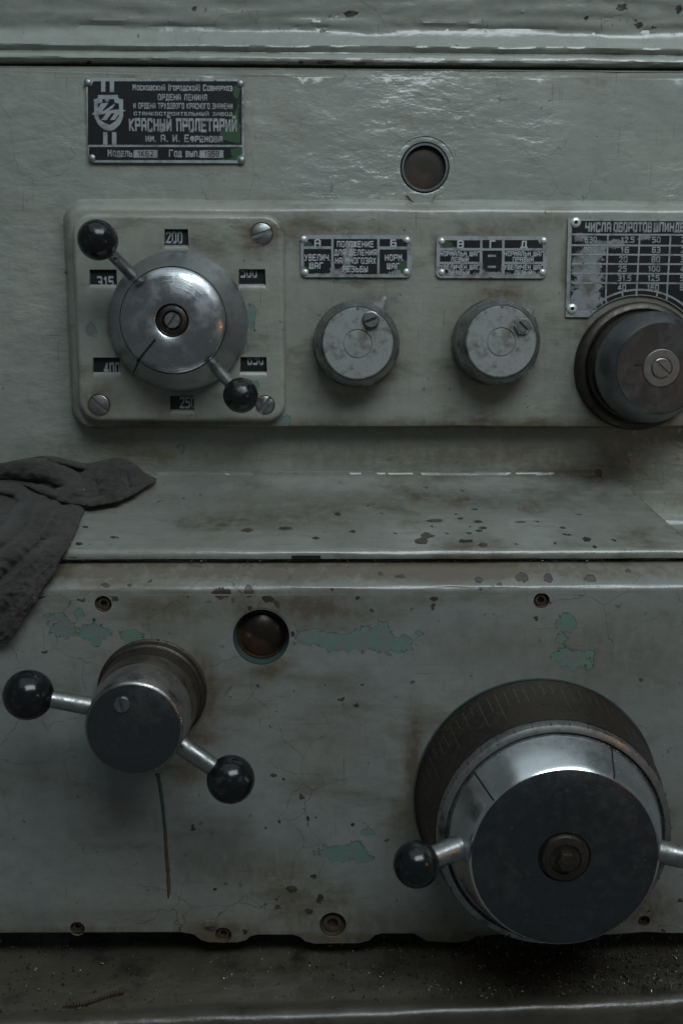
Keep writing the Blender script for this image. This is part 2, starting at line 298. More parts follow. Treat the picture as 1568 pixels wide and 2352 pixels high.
def wearmap(o, kinds=('teal', 'rust', 'stain', 'peck')):
    me = o.data; mw = Matrix.Translation(o.matrix_basis.translation if o.parent is None else o.parent.location + o.location)
    co = np.empty(len(me.vertices)*3, np.float32); me.vertices.foreach_get('co', co); co = co.reshape(-1, 3).astype(float)
    co = co + np.array(mw.translation) - np.array(CAMLOC); q = co @ np.array(RM)
    P = np.stack([784+F*q[:, 0]/-q[:, 2], 1176-F*q[:, 1]/-q[:, 2]], 1)
    for k in kinds:
        val = soft(P, STAIN if k == 'stain' else PECK) if k in ('stain', 'peck') else field(P, {'teal': TEAL, 'rust': RUST, 'wear': WEAR, 'green': GREEN}[k])
        a = me.attributes.new(k, 'FLOAT', 'POINT'); a.data.foreach_set('value', val.astype(np.float32))
    return o

# ------------------------------------------------------------------ mesh helpers
class MB:
    def __init__(s): s.v = []; s.f = []
    def add(s, vs, fs):
        k = len(s.v); s.v += [tuple(p) for p in vs]; s.f += [tuple(i+k for i in f) for f in fs]
    def grid(s, rows, closed=False):
        n = len(rows[0]); vs = [p for r in rows for p in r]; fs = []
        for i in range(len(rows)-1):
            for j in range(n if closed else n-1):
                fs.append((i*n+j, i*n+(j+1) % n, (i+1)*n+(j+1) % n, (i+1)*n+j))
        s.add(vs, fs)
    def rev(s, prof, n=72, c=(0, 0, 0), wob=None):    # turned about -Y; prof = (radius, outward height)
        rows = []
        for r, h in prof:
            rows.append([(c[0]+max(r, 1e-5)*math.cos(a)*(wob(a, h) if wob else 1), c[1]-h, c[2]+max(r, 1e-5)*math.sin(a)*(wob(a, h) if wob else 1)) for a in [2*math.pi*k/n for k in range(n)]])
        s.grid(rows, True)
    def box(s, c, sz, R=None):
        R = R or Matrix.Identity(3); c = Vector(c)
        p = [c + R @ Vector((x*sz[0]/2, y*sz[1]/2, z*sz[2]/2)) for x in (-1, 1) for y in (-1, 1) for z in (-1, 1)]
        s.add(p, [(0, 1, 3, 2), (4, 6, 7, 5), (0, 4, 5, 1), (2, 3, 7, 6), (0, 2, 6, 4), (1, 5, 7, 3)])
    def tube(s, pts, n=24):                           # pts = (point, radius)
        P = [Vector(p) for p, r in pts]; d = (P[-1]-P[0]).normalized()
        a = d.orthogonal().normalized(); b = d.cross(a)
        s.grid([[p + (a*math.cos(t)+b*math.sin(t))*r for t in [2*math.pi*k/n for k in range(n)]] for p, (_, r) in zip(P, pts)], True)
    def build(s, name, mat, parent=None, loc=(0, 0, 0), smooth=38, flip=False):
        me = bpy.data.meshes.new(name); me.from_pydata(s.v, [], s.f)
        bm = bmesh.new(); bm.from_mesh(me); bmesh.ops.remove_doubles(bm, verts=bm.verts, dist=1e-6)
        bmesh.ops.recalc_face_normals(bm, faces=bm.faces); bm.to_mesh(me); bm.free()
        if smooth:
            me.shade_smooth(); me.set_sharp_from_angle(angle=math.radians(smooth))
        me.materials.append(mat)
        o = bpy.data.objects.new(name, me); C.objects.link(o); o.location = loc
        if parent: o.parent = parent
        return o
def tag(o, label, cat, group=None):
    o['label'] = label; o['category'] = cat
    if group: o['group'] = group
    return o
def thing(name, label, cat, loc, group=None):
    o = bpy.data.objects.new(name, None); C.objects.link(o); o.location = loc; o.empty_display_size = .01
    return tag(o, label, cat, group)

def circle(cx, cz, r, n=40): return [(cx+r*math.cos(2*math.pi*k/n), cz+r*math.sin(2*math.pi*k/n)) for k in range(n)]
def rrect(x0, z0, x1, z1, r, n=8):
    out = []
    for cx, cz, a in ((x1-r, z1-r, 0), (x0+r, z1-r, 90), (x0+r, z0+r, 180), (x1-r, z0+r, 270)):
        for k in range(n+1):
            t = math.radians(a+90*k/n); out.append((cx+r*math.cos(t), cz+r*math.sin(t)))
    return out
def inside(P, poly):
    x, y = P[:, 0], P[:, 1]; r = np.zeros(len(P), bool); n = len(poly)
    for i in range(n):
        (x0, y0), (x1, y1) = poly[i], poly[(i+1) % n]
        if y0 == y1: continue
        c = ((y0 > y) != (y1 > y)) & (x < (x1-x0)*(y-y0)/(y1-y0)+x0); r ^= c
    return r
def near(P, loops, d):
    m = np.zeros(len(P), bool)
    for L in loops:
        A = np.array(L); B = np.roll(A, -1, 0)
        for a, b in zip(A, B):
            ab = b-a; t = np.clip(((P-a)@ab)/max(ab@ab, 1e-18), 0, 1); m |= np.hypot(*(P-(a+t[:, None]*ab)).T) < d
    return m
def sheet(mb, outline, holes, res, yfun):             # flat panel with true holes; yfun(x,z) -> depth
    loops = [outline]+holes
    A = np.array(outline); x0, z0 = A.min(0); x1, z1 = A.max(0)
    V, E = [], []
    for L in loops:
        k = len(V); V += L; E += [(k+i, k+(i+1) % len(L)) for i in range(len(L))]
    if res:
        rs = np.random.RandomState(3)
        gx, gz = np.meshgrid(np.arange(x0+res/2, x1, res), np.arange(z0+res/2, z1, res))
        G = np.stack([gx.ravel(), gz.ravel()], 1); G = G+rs.uniform(-.18, .18, G.shape)*res
        ok = inside(G, outline)
        for h in holes: ok &= ~inside(G, h)
        G = G[ok]; G = G[~near(G, loops, res*.45)]
        V = V+[tuple(p) for p in G]
    r = delaunay_2d_cdt([Vector(p) for p in V], E, [], 0, 1e-7)
    vv = np.array([tuple(p) for p in r[0]]); ff = np.array([tuple(f) for f in r[2]])
    cen = vv[ff].mean(1); ok = inside(cen, outline)
    for h in holes: ok &= ~inside(cen, h)
    mb.add([(x, yfun(x, z), z) for x, z in vv], [tuple(int(i) for i in f) for f in ff[ok]])
def strip(mb, loops, ys):                             # joins 2D loops at given depths
    mb.grid([[(x, y, z) for x, z in L] for L, y in zip(loops, ys)], True)
def sweep(mb, prof, x0, x1, nx, wob=.0, seed=0, x1f=None, wl=18.0, fade=0):
    rows = []
    for k, (y, z) in enumerate(prof):
        r = []
        for i in range(nx+1):
            xe = x1f(k) if x1f else x1
            x = x0+(xe-x0)*i/nx
            n = noise.noise(Vector((x*wl, k*.35+seed, seed*3.1)))*wob + noise.noise(Vector((x*wl*5, k*.9, seed+7.7)))*wob*.4
            if fade: n *= min(1.0, (len(prof)-1-k)/fade)
            r.append((x, y+n, z+n*.8))
        rows.append(r)
    mb.grid(rows)
def refine(prof, step):
    out = [prof[0]]
    for a, b in zip(prof, prof[1:]):
        n = max(1, int(math.hypot(b[0]-a[0], b[1]-a[1])/step))
        out += [(a[0]+(b[0]-a[0])*k/n, a[1]+(b[1]-a[1])*k/n) for k in range(1, n+1)]
    return out
XL, XR = -.30, .30
def crv(pts, n):
    P = [Vector(p) for p in pts]; out = []
    for i in range(n+1):
        t = i/n*(len(P)-1); k = min(int(t), len(P)-2); f = t-k
        p0, p1, p2, p3 = P[max(k-1, 0)], P[k], P[k+1], P[min(k+2, len(P)-1)]
        out.append(.5*((2*p1)+(p2-p0)*f+(2*p0-5*p1+4*p2-p3)*f*f+(3*p1-p0-3*p2+p3)*f**3))
    return out

# ================================================================== HEADSTOCK
zs = zz(153, 0)                                       # the seam under the cover
cover = MB()
prof = [(.012, zz(149, 0)), (.0015, zz(149, 0)), (-.0012, zz(147.5, 0)), (-.0030, zz(144.5, 0)), (-.0036, zz(140, 0)), (-.0032, zz(135, 0)), (-.0024, zz(129, 0)), (-.0010, zz(125, 0)), (.0018, zz(121.5, 0)), (.0022, zz(118, 0)), (.0006, zz(114.5, 0)),
        (-.0008, zz(110, 0)), (-.0008, zz(106, 0)), (.0003, zz(100, 0)), (.0020, zz(92, 0)), (.0036, zz(84, .002)), (.0046, zz(77, .004)), (.0050, zz(71, .005)), (.0050, zz(64, .005)), (.0034, zz(50, .003)), (.0024, zz(30, .002)), (.0008, zz(0, .001)), (-.0020, zz(-60, -.001))]
sweep(cover, refine(prof, .0016), XL, XR, 300, .0010, 1)
cov = wearmap(cover.build('headstock_cover', M['paint_top']))
tag(cov, 'glossy grey green cast cover with moulded lip above the thin black seam at top', 'machine cover')

head = thing('headstock_housing', 'grey green painted headstock casting that carries the black plates and upper knobs', 'machine housing', (0, 0, 0))
PADY = -.014
hb = MB()
gc = at(975, 385, 0); GR = 57*px(0, 385)
zb = zz(1130, 0)
top = zz(160, 0)
def wave(x, z): return noise.noise(Vector((x*16, z*22, 2.2)))*.0011*max(0.0, min(1.0, (z+.065)/.03)) + (.0 if z > -.065 else .0008)
sheet(hb, [(XL, zb), (XR, zb), (XR, top), (XL, top)], [circle(gc.x, gc.z, GR+.0035, 56)], .005, wave)
sweep(hb, [(wave(0, top), top), (.0008, top+.0009), (.0022, top+.0014), (.014, top+.0014)], XL, XR, 200, .0004, 5)
strip(hb, [circle(gc.x, gc.z, GR+.0035, 56), circle(gc.x, gc.z, GR+.0008, 56), circle(gc.x, gc.z, GR, 56), circle(gc.x, gc.z, GR-.0004, 56), circle(gc.x, gc.z, GR-.0006, 56)], [wave(gc.x, gc.z), wave(gc.x, gc.z)-.0004, .0002, .0018, .006])
wearmap(hb.build('casting', M['paint_top'], head))
m = MB(); m.box((0, .040, (zs+zb)/2), (.60, .02, zs-zb+.03)); m.build('inner_web', M['black'], head, smooth=0)
# sight glass in the headstock
sg = MB(); sg.rev([(GR-.0007, -.009), (GR-.0007, .0002), (GR-.0012, .0010), (GR-.0024, .0010), (GR-.0028, -.0030)], 56); sgo = sg.build('sight_glass', M['steel_dark'], head, (gc.x, 0, gc.z))
sgo['label'] = 'round brown oil sight glass set into the headstock'
m = MB(); m.rev([(GR-.0026, -.003), (GR*.7, -.0027), (GR*.35, -.0026), (0, -.0026)], 48); m.build('lens', M['lens_up'], sgo)
m = MB(); m.rev([(GR+.0003, -.0045), (GR+.0007, -.0010), (GR-.0003, -.0006), (GR-.0005, -.004)], 56); m.build('old_paint_rim', M['teal_edge'], sgo)
flat_run = [(932, 446), (938, 452), (944, 461), (956, 468), (968, 466), (976, 472), (988, 466), (996, 452), (1000, 443), (985, 448), (965, 450), (945, 449)]

# raised control pad
pL, pT, pB = at(157, 700, -.006).x, at(784, 467, 0).z, at(784, 984, PADY).z
dial_c = at(1460, 840, PADY)
pad = MB()
def pl(i): return rrect(pL+i, pB+i*.8, XR+.1, pT-i, .014-i*.3, 10)
ins = [-.0035, -.0012, .0, .0008, .0020, .0034, .0048, .0060]; hs = [.001, -.0010, -.0035, -.0070, -.0098, -.0118, -.0130, -.0138]
loops = [pl(i) for i in ins]
# subdivide loops for wobble
def dense(L, s=.006):
    out = []
    for a, b in zip(L, L[1:]+L[:1]):
        n = max(1, int(math.hypot(b[0]-a[0], b[1]-a[1])/s)); out += [(a[0]+(b[0]-a[0])*k/n, a[1]+(b[1]-a[1])*k/n) for k in range(n)]
    return out
base = dense(pl(0.0))
def insloop(L, i, sharp=0.0):
    n = len(L); out = []
    for k in range(n):
        a, b, c = L[k-1], L[k], L[(k+1) % n]
        t = Vector((c[0]-a[0], c[1]-a[1])).normalized(); nn = Vector((-t.y, t.x)); nn = nn*(1-sharp*max(0, nn.y)**2)
        out.append((b[0]+nn.x*i, b[1]+nn.y*i))
    return out
LL = [[(x+noise.noise(Vector((x*30, z*30, 1)))*.0005, z+noise.noise(Vector((x*22, z*30, 5)))*.0006) for x, z in insloop(base, i, .7)] for i in ins]
strip(pad, LL, hs)
inner = insloop(base, .0075, .7); inner = [(x, z) for x, z in inner]
strip(pad, [LL[-1], inner], [hs[-1], PADY])
sheet(pad, inner, [], .0045, lambda x, z: PADY)
wearmap(pad.build('control_pad', M['paint_pad'], head))
# small stepped foot of the headstock at the right
ft = MB()
x0 = at(1438, 1128, -.012).x
sweep(ft, refine([(.002, zz(1119, 0)), (-.004, zz(1122, -.004)), (-.010, zz(1127, -.010)), (-.013, zz(1133, -.013)), (-.014, zz(1160, -.014)), (-.016, zz(1180, -.016)), (-.024, zz(1188, -.024)), (-.031, zz(1196, -.031)), (-.033, zz(1206, -.033)), (-.034, zz(1290, -.034))], .004), x0-.02, XR, 60, .0005, 9)
wearmap(ft.build('casting_foot', M['paint_pad'], head))

# ------------------------------------------------------------------ lettering from strokes
G = {'А': [[(0,0),(0,5),(1,6),(3,6),(4,5),(4,0)],[(0,2.5),(4,2.5)]], 'Б': [[(3.8,6),(0,6),(0,0),(4,0),(4,3.3),(0,3.3)]],
 'В': [[(0,0),(0,6),(3.4,6),(4,5.4),(4,3.8),(3.4,3.2),(0,3.2)],[(3.4,3.2),(4,2.6),(4,.6),(3.4,0),(0,0)]], 'Г': [[(0,0),(0,6),(4,6)]],
 'Д': [[(-.3,-1),(-.3,0),(4.4,0),(4.4,-1)],[(.5,0),(1,6),(3.7,6),(3.7,0)]], 'Е': [[(4,6),(0,6),(0,0),(4,0)],[(0,3.1),(3.4,3.1)]],
 'Ж': [[(2,0),(2,6)],[(-.5,6),(2,3),(-.5,0)],[(4.5,6),(2,3),(4.5,0)]], 'З': [[(0,6),(3.4,6),(4,5.4),(4,3.7),(3.4,3.1),(1.2,3.1)],[(3.4,3.1),(4,2.5),(4,.6),(3.4,0),(0,0)]],
 'И': [[(0,6),(0,0),(4,6),(4,0)]], 'Й': [[(0,6),(0,0),(4,6),(4,0)],[(1.1,7.5),(2.9,7.5)]], 'К': [[(0,0),(0,6)],[(4,6),(.4,3),(4,0)]],
 'Л': [[(0,0),(.8,6),(4,6),(4,0)]], 'М': [[(0,0),(0,6),(2,2.6),(4,6),(4,0)]], 'Н': [[(0,0),(0,6)],[(4,0),(4,6)],[(0,3),(4,3)]],
 'О': [[(.6,0),(0,.6),(0,5.4),(.6,6),(3.4,6),(4,5.4),(4,.6),(3.4,0),(.6,0)]], 'П': [[(0,0),(0,6),(4,6),(4,0)]], 'Р': [[(0,0),(0,6),(4,6),(4,2.8),(0,2.8)]],
 'С': [[(4,4.6),(4,5.4),(3.4,6),(.6,6),(0,5.4),(0,.6),(.6,0),(3.4,0),(4,.6),(4,1.4)]], 'Т': [[(0,6),(4,6)],[(2,6),(2,0)]], 'У': [[(0,6),(2.1,2.4)],[(4,6),(1.4,0),(.3,0)]],
 'Ф': [[(2,-.4),(2,6.4)],[(.5,1.4),(0,2),(0,4.6),(.5,5.2),(3.5,5.2),(4,4.6),(4,2),(3.5,1.4),(.5,1.4)]], 'Х': [[(0,0),(4,6)],[(0,6),(4,0)]], 'Ч': [[(0,6),(0,3),(4,3)],[(4,6),(4,0)]],
 'Ш': [[(0,6),(0,0),(4.6,0),(4.6,6)],[(2.3,0),(2.3,6)]], 'Ы': [[(0,6),(0,0),(2.4,0),(2.4,3.2),(0,3.2)],[(4.4,0),(4.4,6)]], 'Ь': [[(0,6),(0,0),(4,0),(4,3.3),(0,3.3)]],
 'Я': [[(4,0),(4,6),(0,6),(0,2.8),(4,2.8)],[(2,2.8),(0,0)]], '0': [[(.6,0),(0,.6),(0,5.4),(.6,6),(3.4,6),(4,5.4),(4,.6),(3.4,0),(.6,0)]], '1': [[(.6,4.8),(2,6),(2,0)]],
 '2': [[(0,5),(.6,6),(3.4,6),(4,5.4),(4,4),(0,0),(4,0)]], '3': [[(0,6),(3.4,6),(4,5.4),(4,3.7),(3.4,3.1),(1.2,3.1)],[(3.4,3.1),(4,2.5),(4,.6),(3.4,0),(0,0)]], '4': [[(3,0),(3,6),(0,1.6),(4.2,1.6)]],
 '5': [[(4,6),(0,6),(0,3.5),(3.4,3.5),(4,2.9),(4,.6),(3.4,0),(0,0)]], '6': [[(4,6),(.6,6),(0,5.4),(0,.6),(.6,0),(3.4,0),(4,.6),(4,3.3),(0,3.3)]],
 '8': [[(.6,3.1),(0,3.7),(0,5.4),(.6,6),(3.4,6),(4,5.4),(4,3.7),(3.4,3.1),(.6,3.1),(0,2.5),(0,.6),(.6,0),(3.4,0),(4,.6),(4,2.5),(3.4,3.1)]], '9': [[(0,0),(3.4,0),(4,.6),(4,5.4),(3.4,6),(0,6),(0,2.7),(4,2.7)]],
 '.': [[(0,.0),(0,.3)]], '(': [[(.6,6.6),(0,5.6),(0,.4),(.6,-.6)]], ')': [[(0,6.6),(.6,5.6),(.6,.4),(0,-.6)]], '-': [[(0,3),(4,3)]]}
G['1K'] = G['1']
ADV = {'.': 2.4, '(': 2.6, ')': 2.6, ' ': 4.2, '1': 5.4, 'Ш': 7.2, 'Ы': 7.0}
def lettering(parent, text, box, org, y, mat, name='lettering', thick=1.15, small=.80, depth=.00012):
    """box = x0, z0, x1, z1 in metres (world), org = parent's location, y = depth of the base face"""
    x0, z0, x1, z1 = box; adv = []; tot = 0
    for ch in text:
        k = small if ch.islower() else 1.0; a = ADV.get(ch.upper(), 6.6)*k; adv.append((tot, k)); tot += a
    tot -= 2.6
    sx = (x1-x0)/tot; sz = (z1-z0)/6.0; mb = MB(); n = 0
    for ch, (o, k) in zip(text, adv):
        if ch == ' ': continue
        for line in G[ch.upper()]:
            for (ax, az), (bx, bz) in zip(line, line[1:]):
                a = Vector((x0+(o+ax*k)*sx, 0, z0+az*k*sz)); b = Vector((x0+(o+bx*k)*sx, 0, z0+bz*k*sz))
                d = b-a; L = d.length or 1e-6; d /= L
                hw = Vector((abs(d.z)*sx, 0, abs(d.x)*sz)).length*thick/2*1.18
                e = hw*.72; nv = Vector((-d.z, 0, d.x))*hw; a2, b2 = a-d*e, b+d*e
                yy = y-depth-(n % 7)*.000012; n += 1
                f = [(p.x-org[0], yy-org[1], p.z-org[2]) for p in (a2-nv, b2-nv, b2+nv, a2+nv)]
                g = [(p[0], y-org[1]+.00005, p[2]) for p in f]
                mb.add(f+g, [(0, 1, 2, 3), (0, 4, 5, 1), (1, 5, 6, 2), (2, 6, 7, 3), (3, 7, 4, 0)])
    return mb.build(name, mat, parent, smooth=0)

def flat(parent, name, poly, org, y, mat, h=.00012, holes=(), res=None, wm=None):
    """thin raised piece with its own edge; poly in world x,z"""
    P = [(x-org[0], z-org[2]) for x, z in poly]; H = [[(x-org[0], z-org[2]) for x, z in q] for q in holes]
    mb = MB(); yy = y-h-org[1]
    sheet(mb, P, H, res, lambda a, b: yy)
    for L in [P]+H: strip(mb, [L, L], [yy, y-org[1]+.0001])
    o = mb.build(name, mat, parent, smooth=20)
    if wm: wearmap(o, wm)
    return o

def rivet(parent, u, v, org, y, r, mat, hole=False, name='rivet'):
    a = at(u, v, y); m = MB()
    if hole: m.rev([(r, -.0003), (r, .0006), (r*.8, .0013), (r*.45, .0016), (r*.36, .0012), (r*.32, -.0006), (0, -.0006)], 24)
    else: m.rev([(r, -.0003), (r*.95, .0005), (r*.7, .0011), (r*.35, .0014), (0, .0015)], 20)
    o = m.build(name, mat, parent, (a.x-org[0], y-org[1], a.z-org[2]))
    if hole:
        m = MB(); m.rev([(r*.34, .0004), (0, .0004)], 16); m.build('bore', M['black'], o)
    return o

q = [at(u, v, 0) for u, v in flat_run]
fo = flat(sgo, 'paint_run', [(p.x, p.z) for p in q], (gc.x, 0, gc.z), -.0006, M['paint_top'], .0009, res=.002)

class Plate:
    """engraved plate: positions measured in an enlarged view of the photo"""
    def __init__(s, x0, y0, x1, Y): s.k = (x1-x0)/1568.0; s.x0 = x0; s.y0 = y0; s.Y = Y
    def uv(s, a, b): return ((s.x0+a*s.k)*.91858, (s.y0+b*s.k)*.91858)
    def w(s, a, b): p = at(*s.uv(a, b), s.Y); return (p.x, p.z)
    def box(s, a0, b0, a1, b1):
        (x0, z1), (x1, z0) = s.w(a0, b0), s.w(a1, b1); return (x0, z0, x1, z1)
    def rect(s, a0, b0, a1, b1): return [s.w(a0, b1), s.w(a1, b1), s.w(a1, b0), s.w(a0, b0)]

def corner_cut(P, a0, b0, a1, b1, c, which):
    """rect outline (photo view) with some corners taken off round the rivets"""
    out = []
    for (x, y, dx, dy, k) in ((a0, b1, 1, -1, 'bl'), (a1, b1, -1, -1, 'br'), (a1, b0, -1, 1, 'tr'), (a0, b0, 1, 1, 'tl')):
        if k in which:
            q = [(x, y+dy*c), (x+dx*c*.7, y+dy*c*.7), (x+dx*c, y)]
            if k in ('br', 'tl'): q = q[::-1]
            if k == 'br': q = [(x+dx*c, y), (x+dx*c*.7, y+dy*c*.7), (x, y+dy*c)]
            if k == 'tr': q = [(x, y+dy*c), (x+dx*c*.7, y+dy*c*.7), (x+dx*c, y)]
            if k == 'tl': q = [(x+dx*c, y), (x+dx*c*.7, y+dy*c*.7), (x, y+dy*c)]
            if k == 'bl': q = [(x, y+dy*c), (x+dx*c*.7, y+dy*c*.7), (x+dx*c, y)]
            out += [P.w(*p) for p in q]
        else: out.append(P.w(x, y))
    return out

# maker's nameplate
NY = -.0022; P = Plate(180, 170, 660, NY)
o0 = at(380, 278, 0); org = (o0.x, 0, o0.z)
np_ = thing('nameplate', "maker's nameplate, white lettering and shield emblem on black, riveted above the square dial plate", 'nameplate', org)
b = P.box(112, 80, 1410, 778); f_ = flat(np_, 'plate', rrect(*b, .004), org, -.0004, M['alu'], h=.0018, res=.004, wm=('stain',))
flat(np_, 'enamel_field', corner_cut(P, 132, 108, 1388, 627, 45, ('tl', 'tr')), org, NY, M['enamel'], .0001, res=.003, wm=('wear', 'green'))
flat(np_, 'enamel_field', corner_cut(P, 140, 645, 1390, 752, 45, ('bl', 'br')), org, NY, M['enamel'], .0001, res=.003, wm=('wear', 'green'))
LY = NY-.0001
for tx, bx in [('Московский (городской) Совнархоз', (500, 137, 1305, 185)), ('ОРДЕНА ЛЕНИНА', (705, 217, 1102, 263)), ('И ОРДЕНА ТРУДОВОГО КРАСНОГО ЗНАМЕНИ', (505, 288, 1310, 333)),
               ('СТАНКОСТРОИТЕЛЬНЫЙ ЗАВОД', (510, 360, 1308, 390)), ('КРАСНЫЙ ПРОЛЕТАРИЙ', (472, 420, 1342, 516)), ('им. А. И. Ефремова', (605, 548, 1222, 603)), ('Модель', (297, 670, 488, 722)), ('Год вып.', (797, 672, 1034, 724))]:
    lettering(np_, tx, P.box(*bx), org, LY, M['alu'], thick=1.3 if 'ПРОЛ' in tx else 1.15)
for bx, tx, tb in [((505, 670, 700, 733), '1К62', (540, 680, 665, 720)), ((1042, 672, 1238, 734), '1958', (1085, 682, 1200, 722))]:
    q = flat(np_, 'stamped_field', P.rect(*bx), org, LY, M['alu'], .0001)
    lettering(q, tx, P.box(*tb), org, LY-.0001, M['black'], 'stamped_number', thick=.8)
em = flat(np_, 'emblem', [P.w(*p) for p in [(310, 516), (350, 502), (395, 460), (420, 400), (420, 258), (380, 248), (378, 221), (216, 221), (214, 248), (180, 256), (186, 400), (215, 460), (262, 502)]], org, LY, M['alu'], .00013,
          holes=[[P.w(*p) for p in [(214, 290), (250, 282), (250, 254), (346, 254), (350, 282), (386, 292), (386, 392), (360, 432), (310, 466), (264, 448), (228, 420), (214, 380)]]])
for q in ([(162, 380), (215, 330), (238, 290), (300, 286), (248, 352), (262, 352), (356, 288), (336, 326), (296, 352), (282, 372), (240, 380), (200, 384)], [(240, 426), (300, 348), (360, 340), (444, 345), (386, 376), (350, 426), (312, 426), (350, 370), (326, 370), (284, 426)]):
    flat(em, 'monogram', [P.w(*p) for p in q[::-1]], org, LY, M['alu'], .00018)
for r_ in ((240, 102, 275, 195), (311, 102, 346, 197), (257, 524, 292, 627), (329, 524, 365, 627)): flat(em, 'stripe', P.rect(*r_), org, LY, M['alu'], .00013)
for a, b_ in ((130, 118), (1376, 127), (166, 735), (1384, 752)): rivet(np_, *P.uv(a, b_), org, NY, .0025, M['steel_dull'])

# two thread-pitch plates
PY = PADY-.0016
def pitch_plate(P, frame, label, cells, texts, rivets, dashes=()):
    c = at(*P.uv((frame[0]+frame[2])/2, (frame[1]+frame[3])/2), PADY); org = (c.x, PADY, c.z)
    t = thing('pitch_plate', label, 'instruction plate', org)
    flat(t, 'plate', rrect(*P.box(*frame), .0035), org, PADY+.0002, M['alu'], h=.0018, res=.004, wm=('stain',))
    for bx, cut in cells: flat(t, 'enamel_field', corner_cut(P, *bx, 60, cut), org, PY, M['enamel'], .0001, res=.0022, wm=('wear', 'green'))
    for tx, bx in texts: lettering(t, tx, P.box(*bx), org, PY-.0001, M['letter'], thick=1.1)
    for bx in dashes: flat(t, 'dash', P.rect(*bx), org, PY-.0001, M['alu'], .00013)
    for a, b_ in rivets: rivet(t, *P.uv(a, b_), org, PY, .0022, M['bright'])
    return t
pitch_plate(Plate(740, 580, 1040, PY), (62, 38, 1505, 595), 'small black instruction plate headed А and Б, worn through in the middle', [((100, 92, 460, 186), ('tl',)), ((100, 222, 460, 548), ('bl',)), ((490, 92, 1060, 552), ()), ((1090, 92, 1450, 188), ('tr',)), ((1090, 228, 1450, 548), ('br',))],
    [('А', (250, 100, 312, 184)), ('УВЕЛИЧ.', (115, 297, 440, 372)), ('ШАГ', (178, 405, 350, 477)), ('ПОЛОЖЕНИЕ', (540, 125, 1005, 195)), ('ДЛЯ ДЕЛЕНИЯ', (505, 235, 1048, 303)), ('НА МНОГОЗАХ', (516, 340, 1036, 412)), ('РЕЗЬБЫ', (612, 452, 930, 520)),
     ('Б', (1240, 105, 1300, 185)), ('НОРМ.', (1165, 300, 1395, 372)), ('ШАГ', (1190, 412, 1345, 480))], [(100, 92), (1450, 106), (120, 525), (1440, 520)])
pitch_plate(Plate(1080, 580, 1380, PY), (58, 52, 1492, 606), 'small black instruction plate headed В, Г and Д above the right painted knob', [((100, 108, 625, 208), ('tl',)), ((655, 105, 912, 210), ()), ((945, 105, 1440, 210), ('tr',)), ((100, 243, 618, 388), ()), ((655, 243, 908, 562), ()), ((945, 243, 1445, 388), ()), ((100, 420, 618, 567), ('bl',)), ((945, 420, 1445, 562), ('br',))],
    [('В', (338, 118, 400, 205)), ('Г', (758, 118, 815, 205)), ('Д', (1165, 122, 1225, 200)), ('НОРМАЛЬН ШАГ', (106, 257, 610, 314)), ('ЛЕВЫЙ', (250, 332, 470, 386)), ('УВЕЛИЧЕН ШАГ', (106, 432, 610, 490)), ('ПРАВЫЙ', (216, 508, 480, 558)),
     ('НОРМАЛЬН ШАГ', (942, 257, 1442, 314)), ('ПРАВЫЙ', (1056, 332, 1316, 386)), ('УВЕЛИЧЕН ШАГ', (942, 432, 1442, 490)), ('ЛЕВЫЙ', (1076, 508, 1292, 558))], [(125, 118), (1455, 112), (125, 525), (1440, 525)], [(725, 298, 830, 328), (722, 442, 830, 470)])

# spindle-speed chart with its curved cut-out
P = Plate(1400, 530, 1707, PY); c0 = at(1420, 600, PADY); org = (c0.x, PADY, c0.z)
sp = thing('spindle_speed_chart', 'black speed chart with a worn left column, cut round the dark dial at right', 'chart plate', org)
ac = at(1460, 838, PY); AR = 157*px(PY)
def arc(r, a0, a1, n=24): return [(ac.x+r*math.cos(math.radians(a0+(a1-a0)*k/n)), ac.z+r*math.sin(math.radians(a0+(a1-a0)*k/n))) for k in range(n+1)]
L0 = P.w(68, 1342); T0 = P.w(100, 88)
R = AR+.0004; a0 = 180-math.degrees(math.asin((L0[1]-ac.z)/R))
xr = ac.x+.14
outl = [T0, L0]+arc(R, a0, 12)+[(xr, ac.z+R*math.sin(math.radians(12))), (xr, T0[1])]
flat(sp, 'plate', outl, org, PADY+.0002, M['alu'], h=.0018, res=.004, wm=('stain',))
a1 = 180-math.degrees(math.asin((P.w(0, 1250)[1]-ac.z)/(R+.0006)))
B0, B1 = P.w(150, 112), P.w(118, 1250)
flat(sp, 'enamel_field', [B0, B1]+arc(R+.0006, a1, 16)+[(xr-.002, ac.z+(R)*math.sin(math.radians(16))), (xr-.002, B0[1])], org, PY, M['enamel'], .0001, res=.0018, wm=('wear', 'green'))
LY = PY-.0001
def bar(name, p, q, wd, h=.00013):
    p, q = Vector(p), Vector(q); d = (q-p).normalized(); n = Vector((-d.y, d.x))*wd/2
    flat(sp, name, [tuple(p+n), tuple(p-n), tuple(q-n), tuple(q+n)], org, LY, M['alu'], h)
for yy in (287, 425, 543, 662, 785, 906): bar('rule', P.w(140, yy), (xr-.004, P.w(0, yy)[1]), .0011, .00013)
for xt, xb, yb in ((605, 575, 1140), (1010, 968, 1075), (1405, 1352, 1130)): bar('column_rule', P.w(xt, 290), P.w(xb, yb), .0011, .00018)
ra = [arc(R+.0042, a1-3, 30, 40), arc(R+.0030, a1-3, 30, 40)]; flat(sp, 'arc_rule', ra[0]+ra[1][::-1], org, LY, M['alu'], .00015)
for an in (104, 76, 118, 132): bar('tick', arc(R+.0008, an, an, 1)[0], arc(R+.0036, an, an, 1)[0], .0010, .00016)
for tx, bx in [('ЧИСЛА', (325, 143, 635, 247)), ('ОБОРОТОВ', (688, 143, 1155, 247)), ('ШПИНДЕЛЯ', (1198, 143, 1705, 247))]: lettering(sp, tx, P.box(*bx), org, LY, M['alu'], thick=1.35)
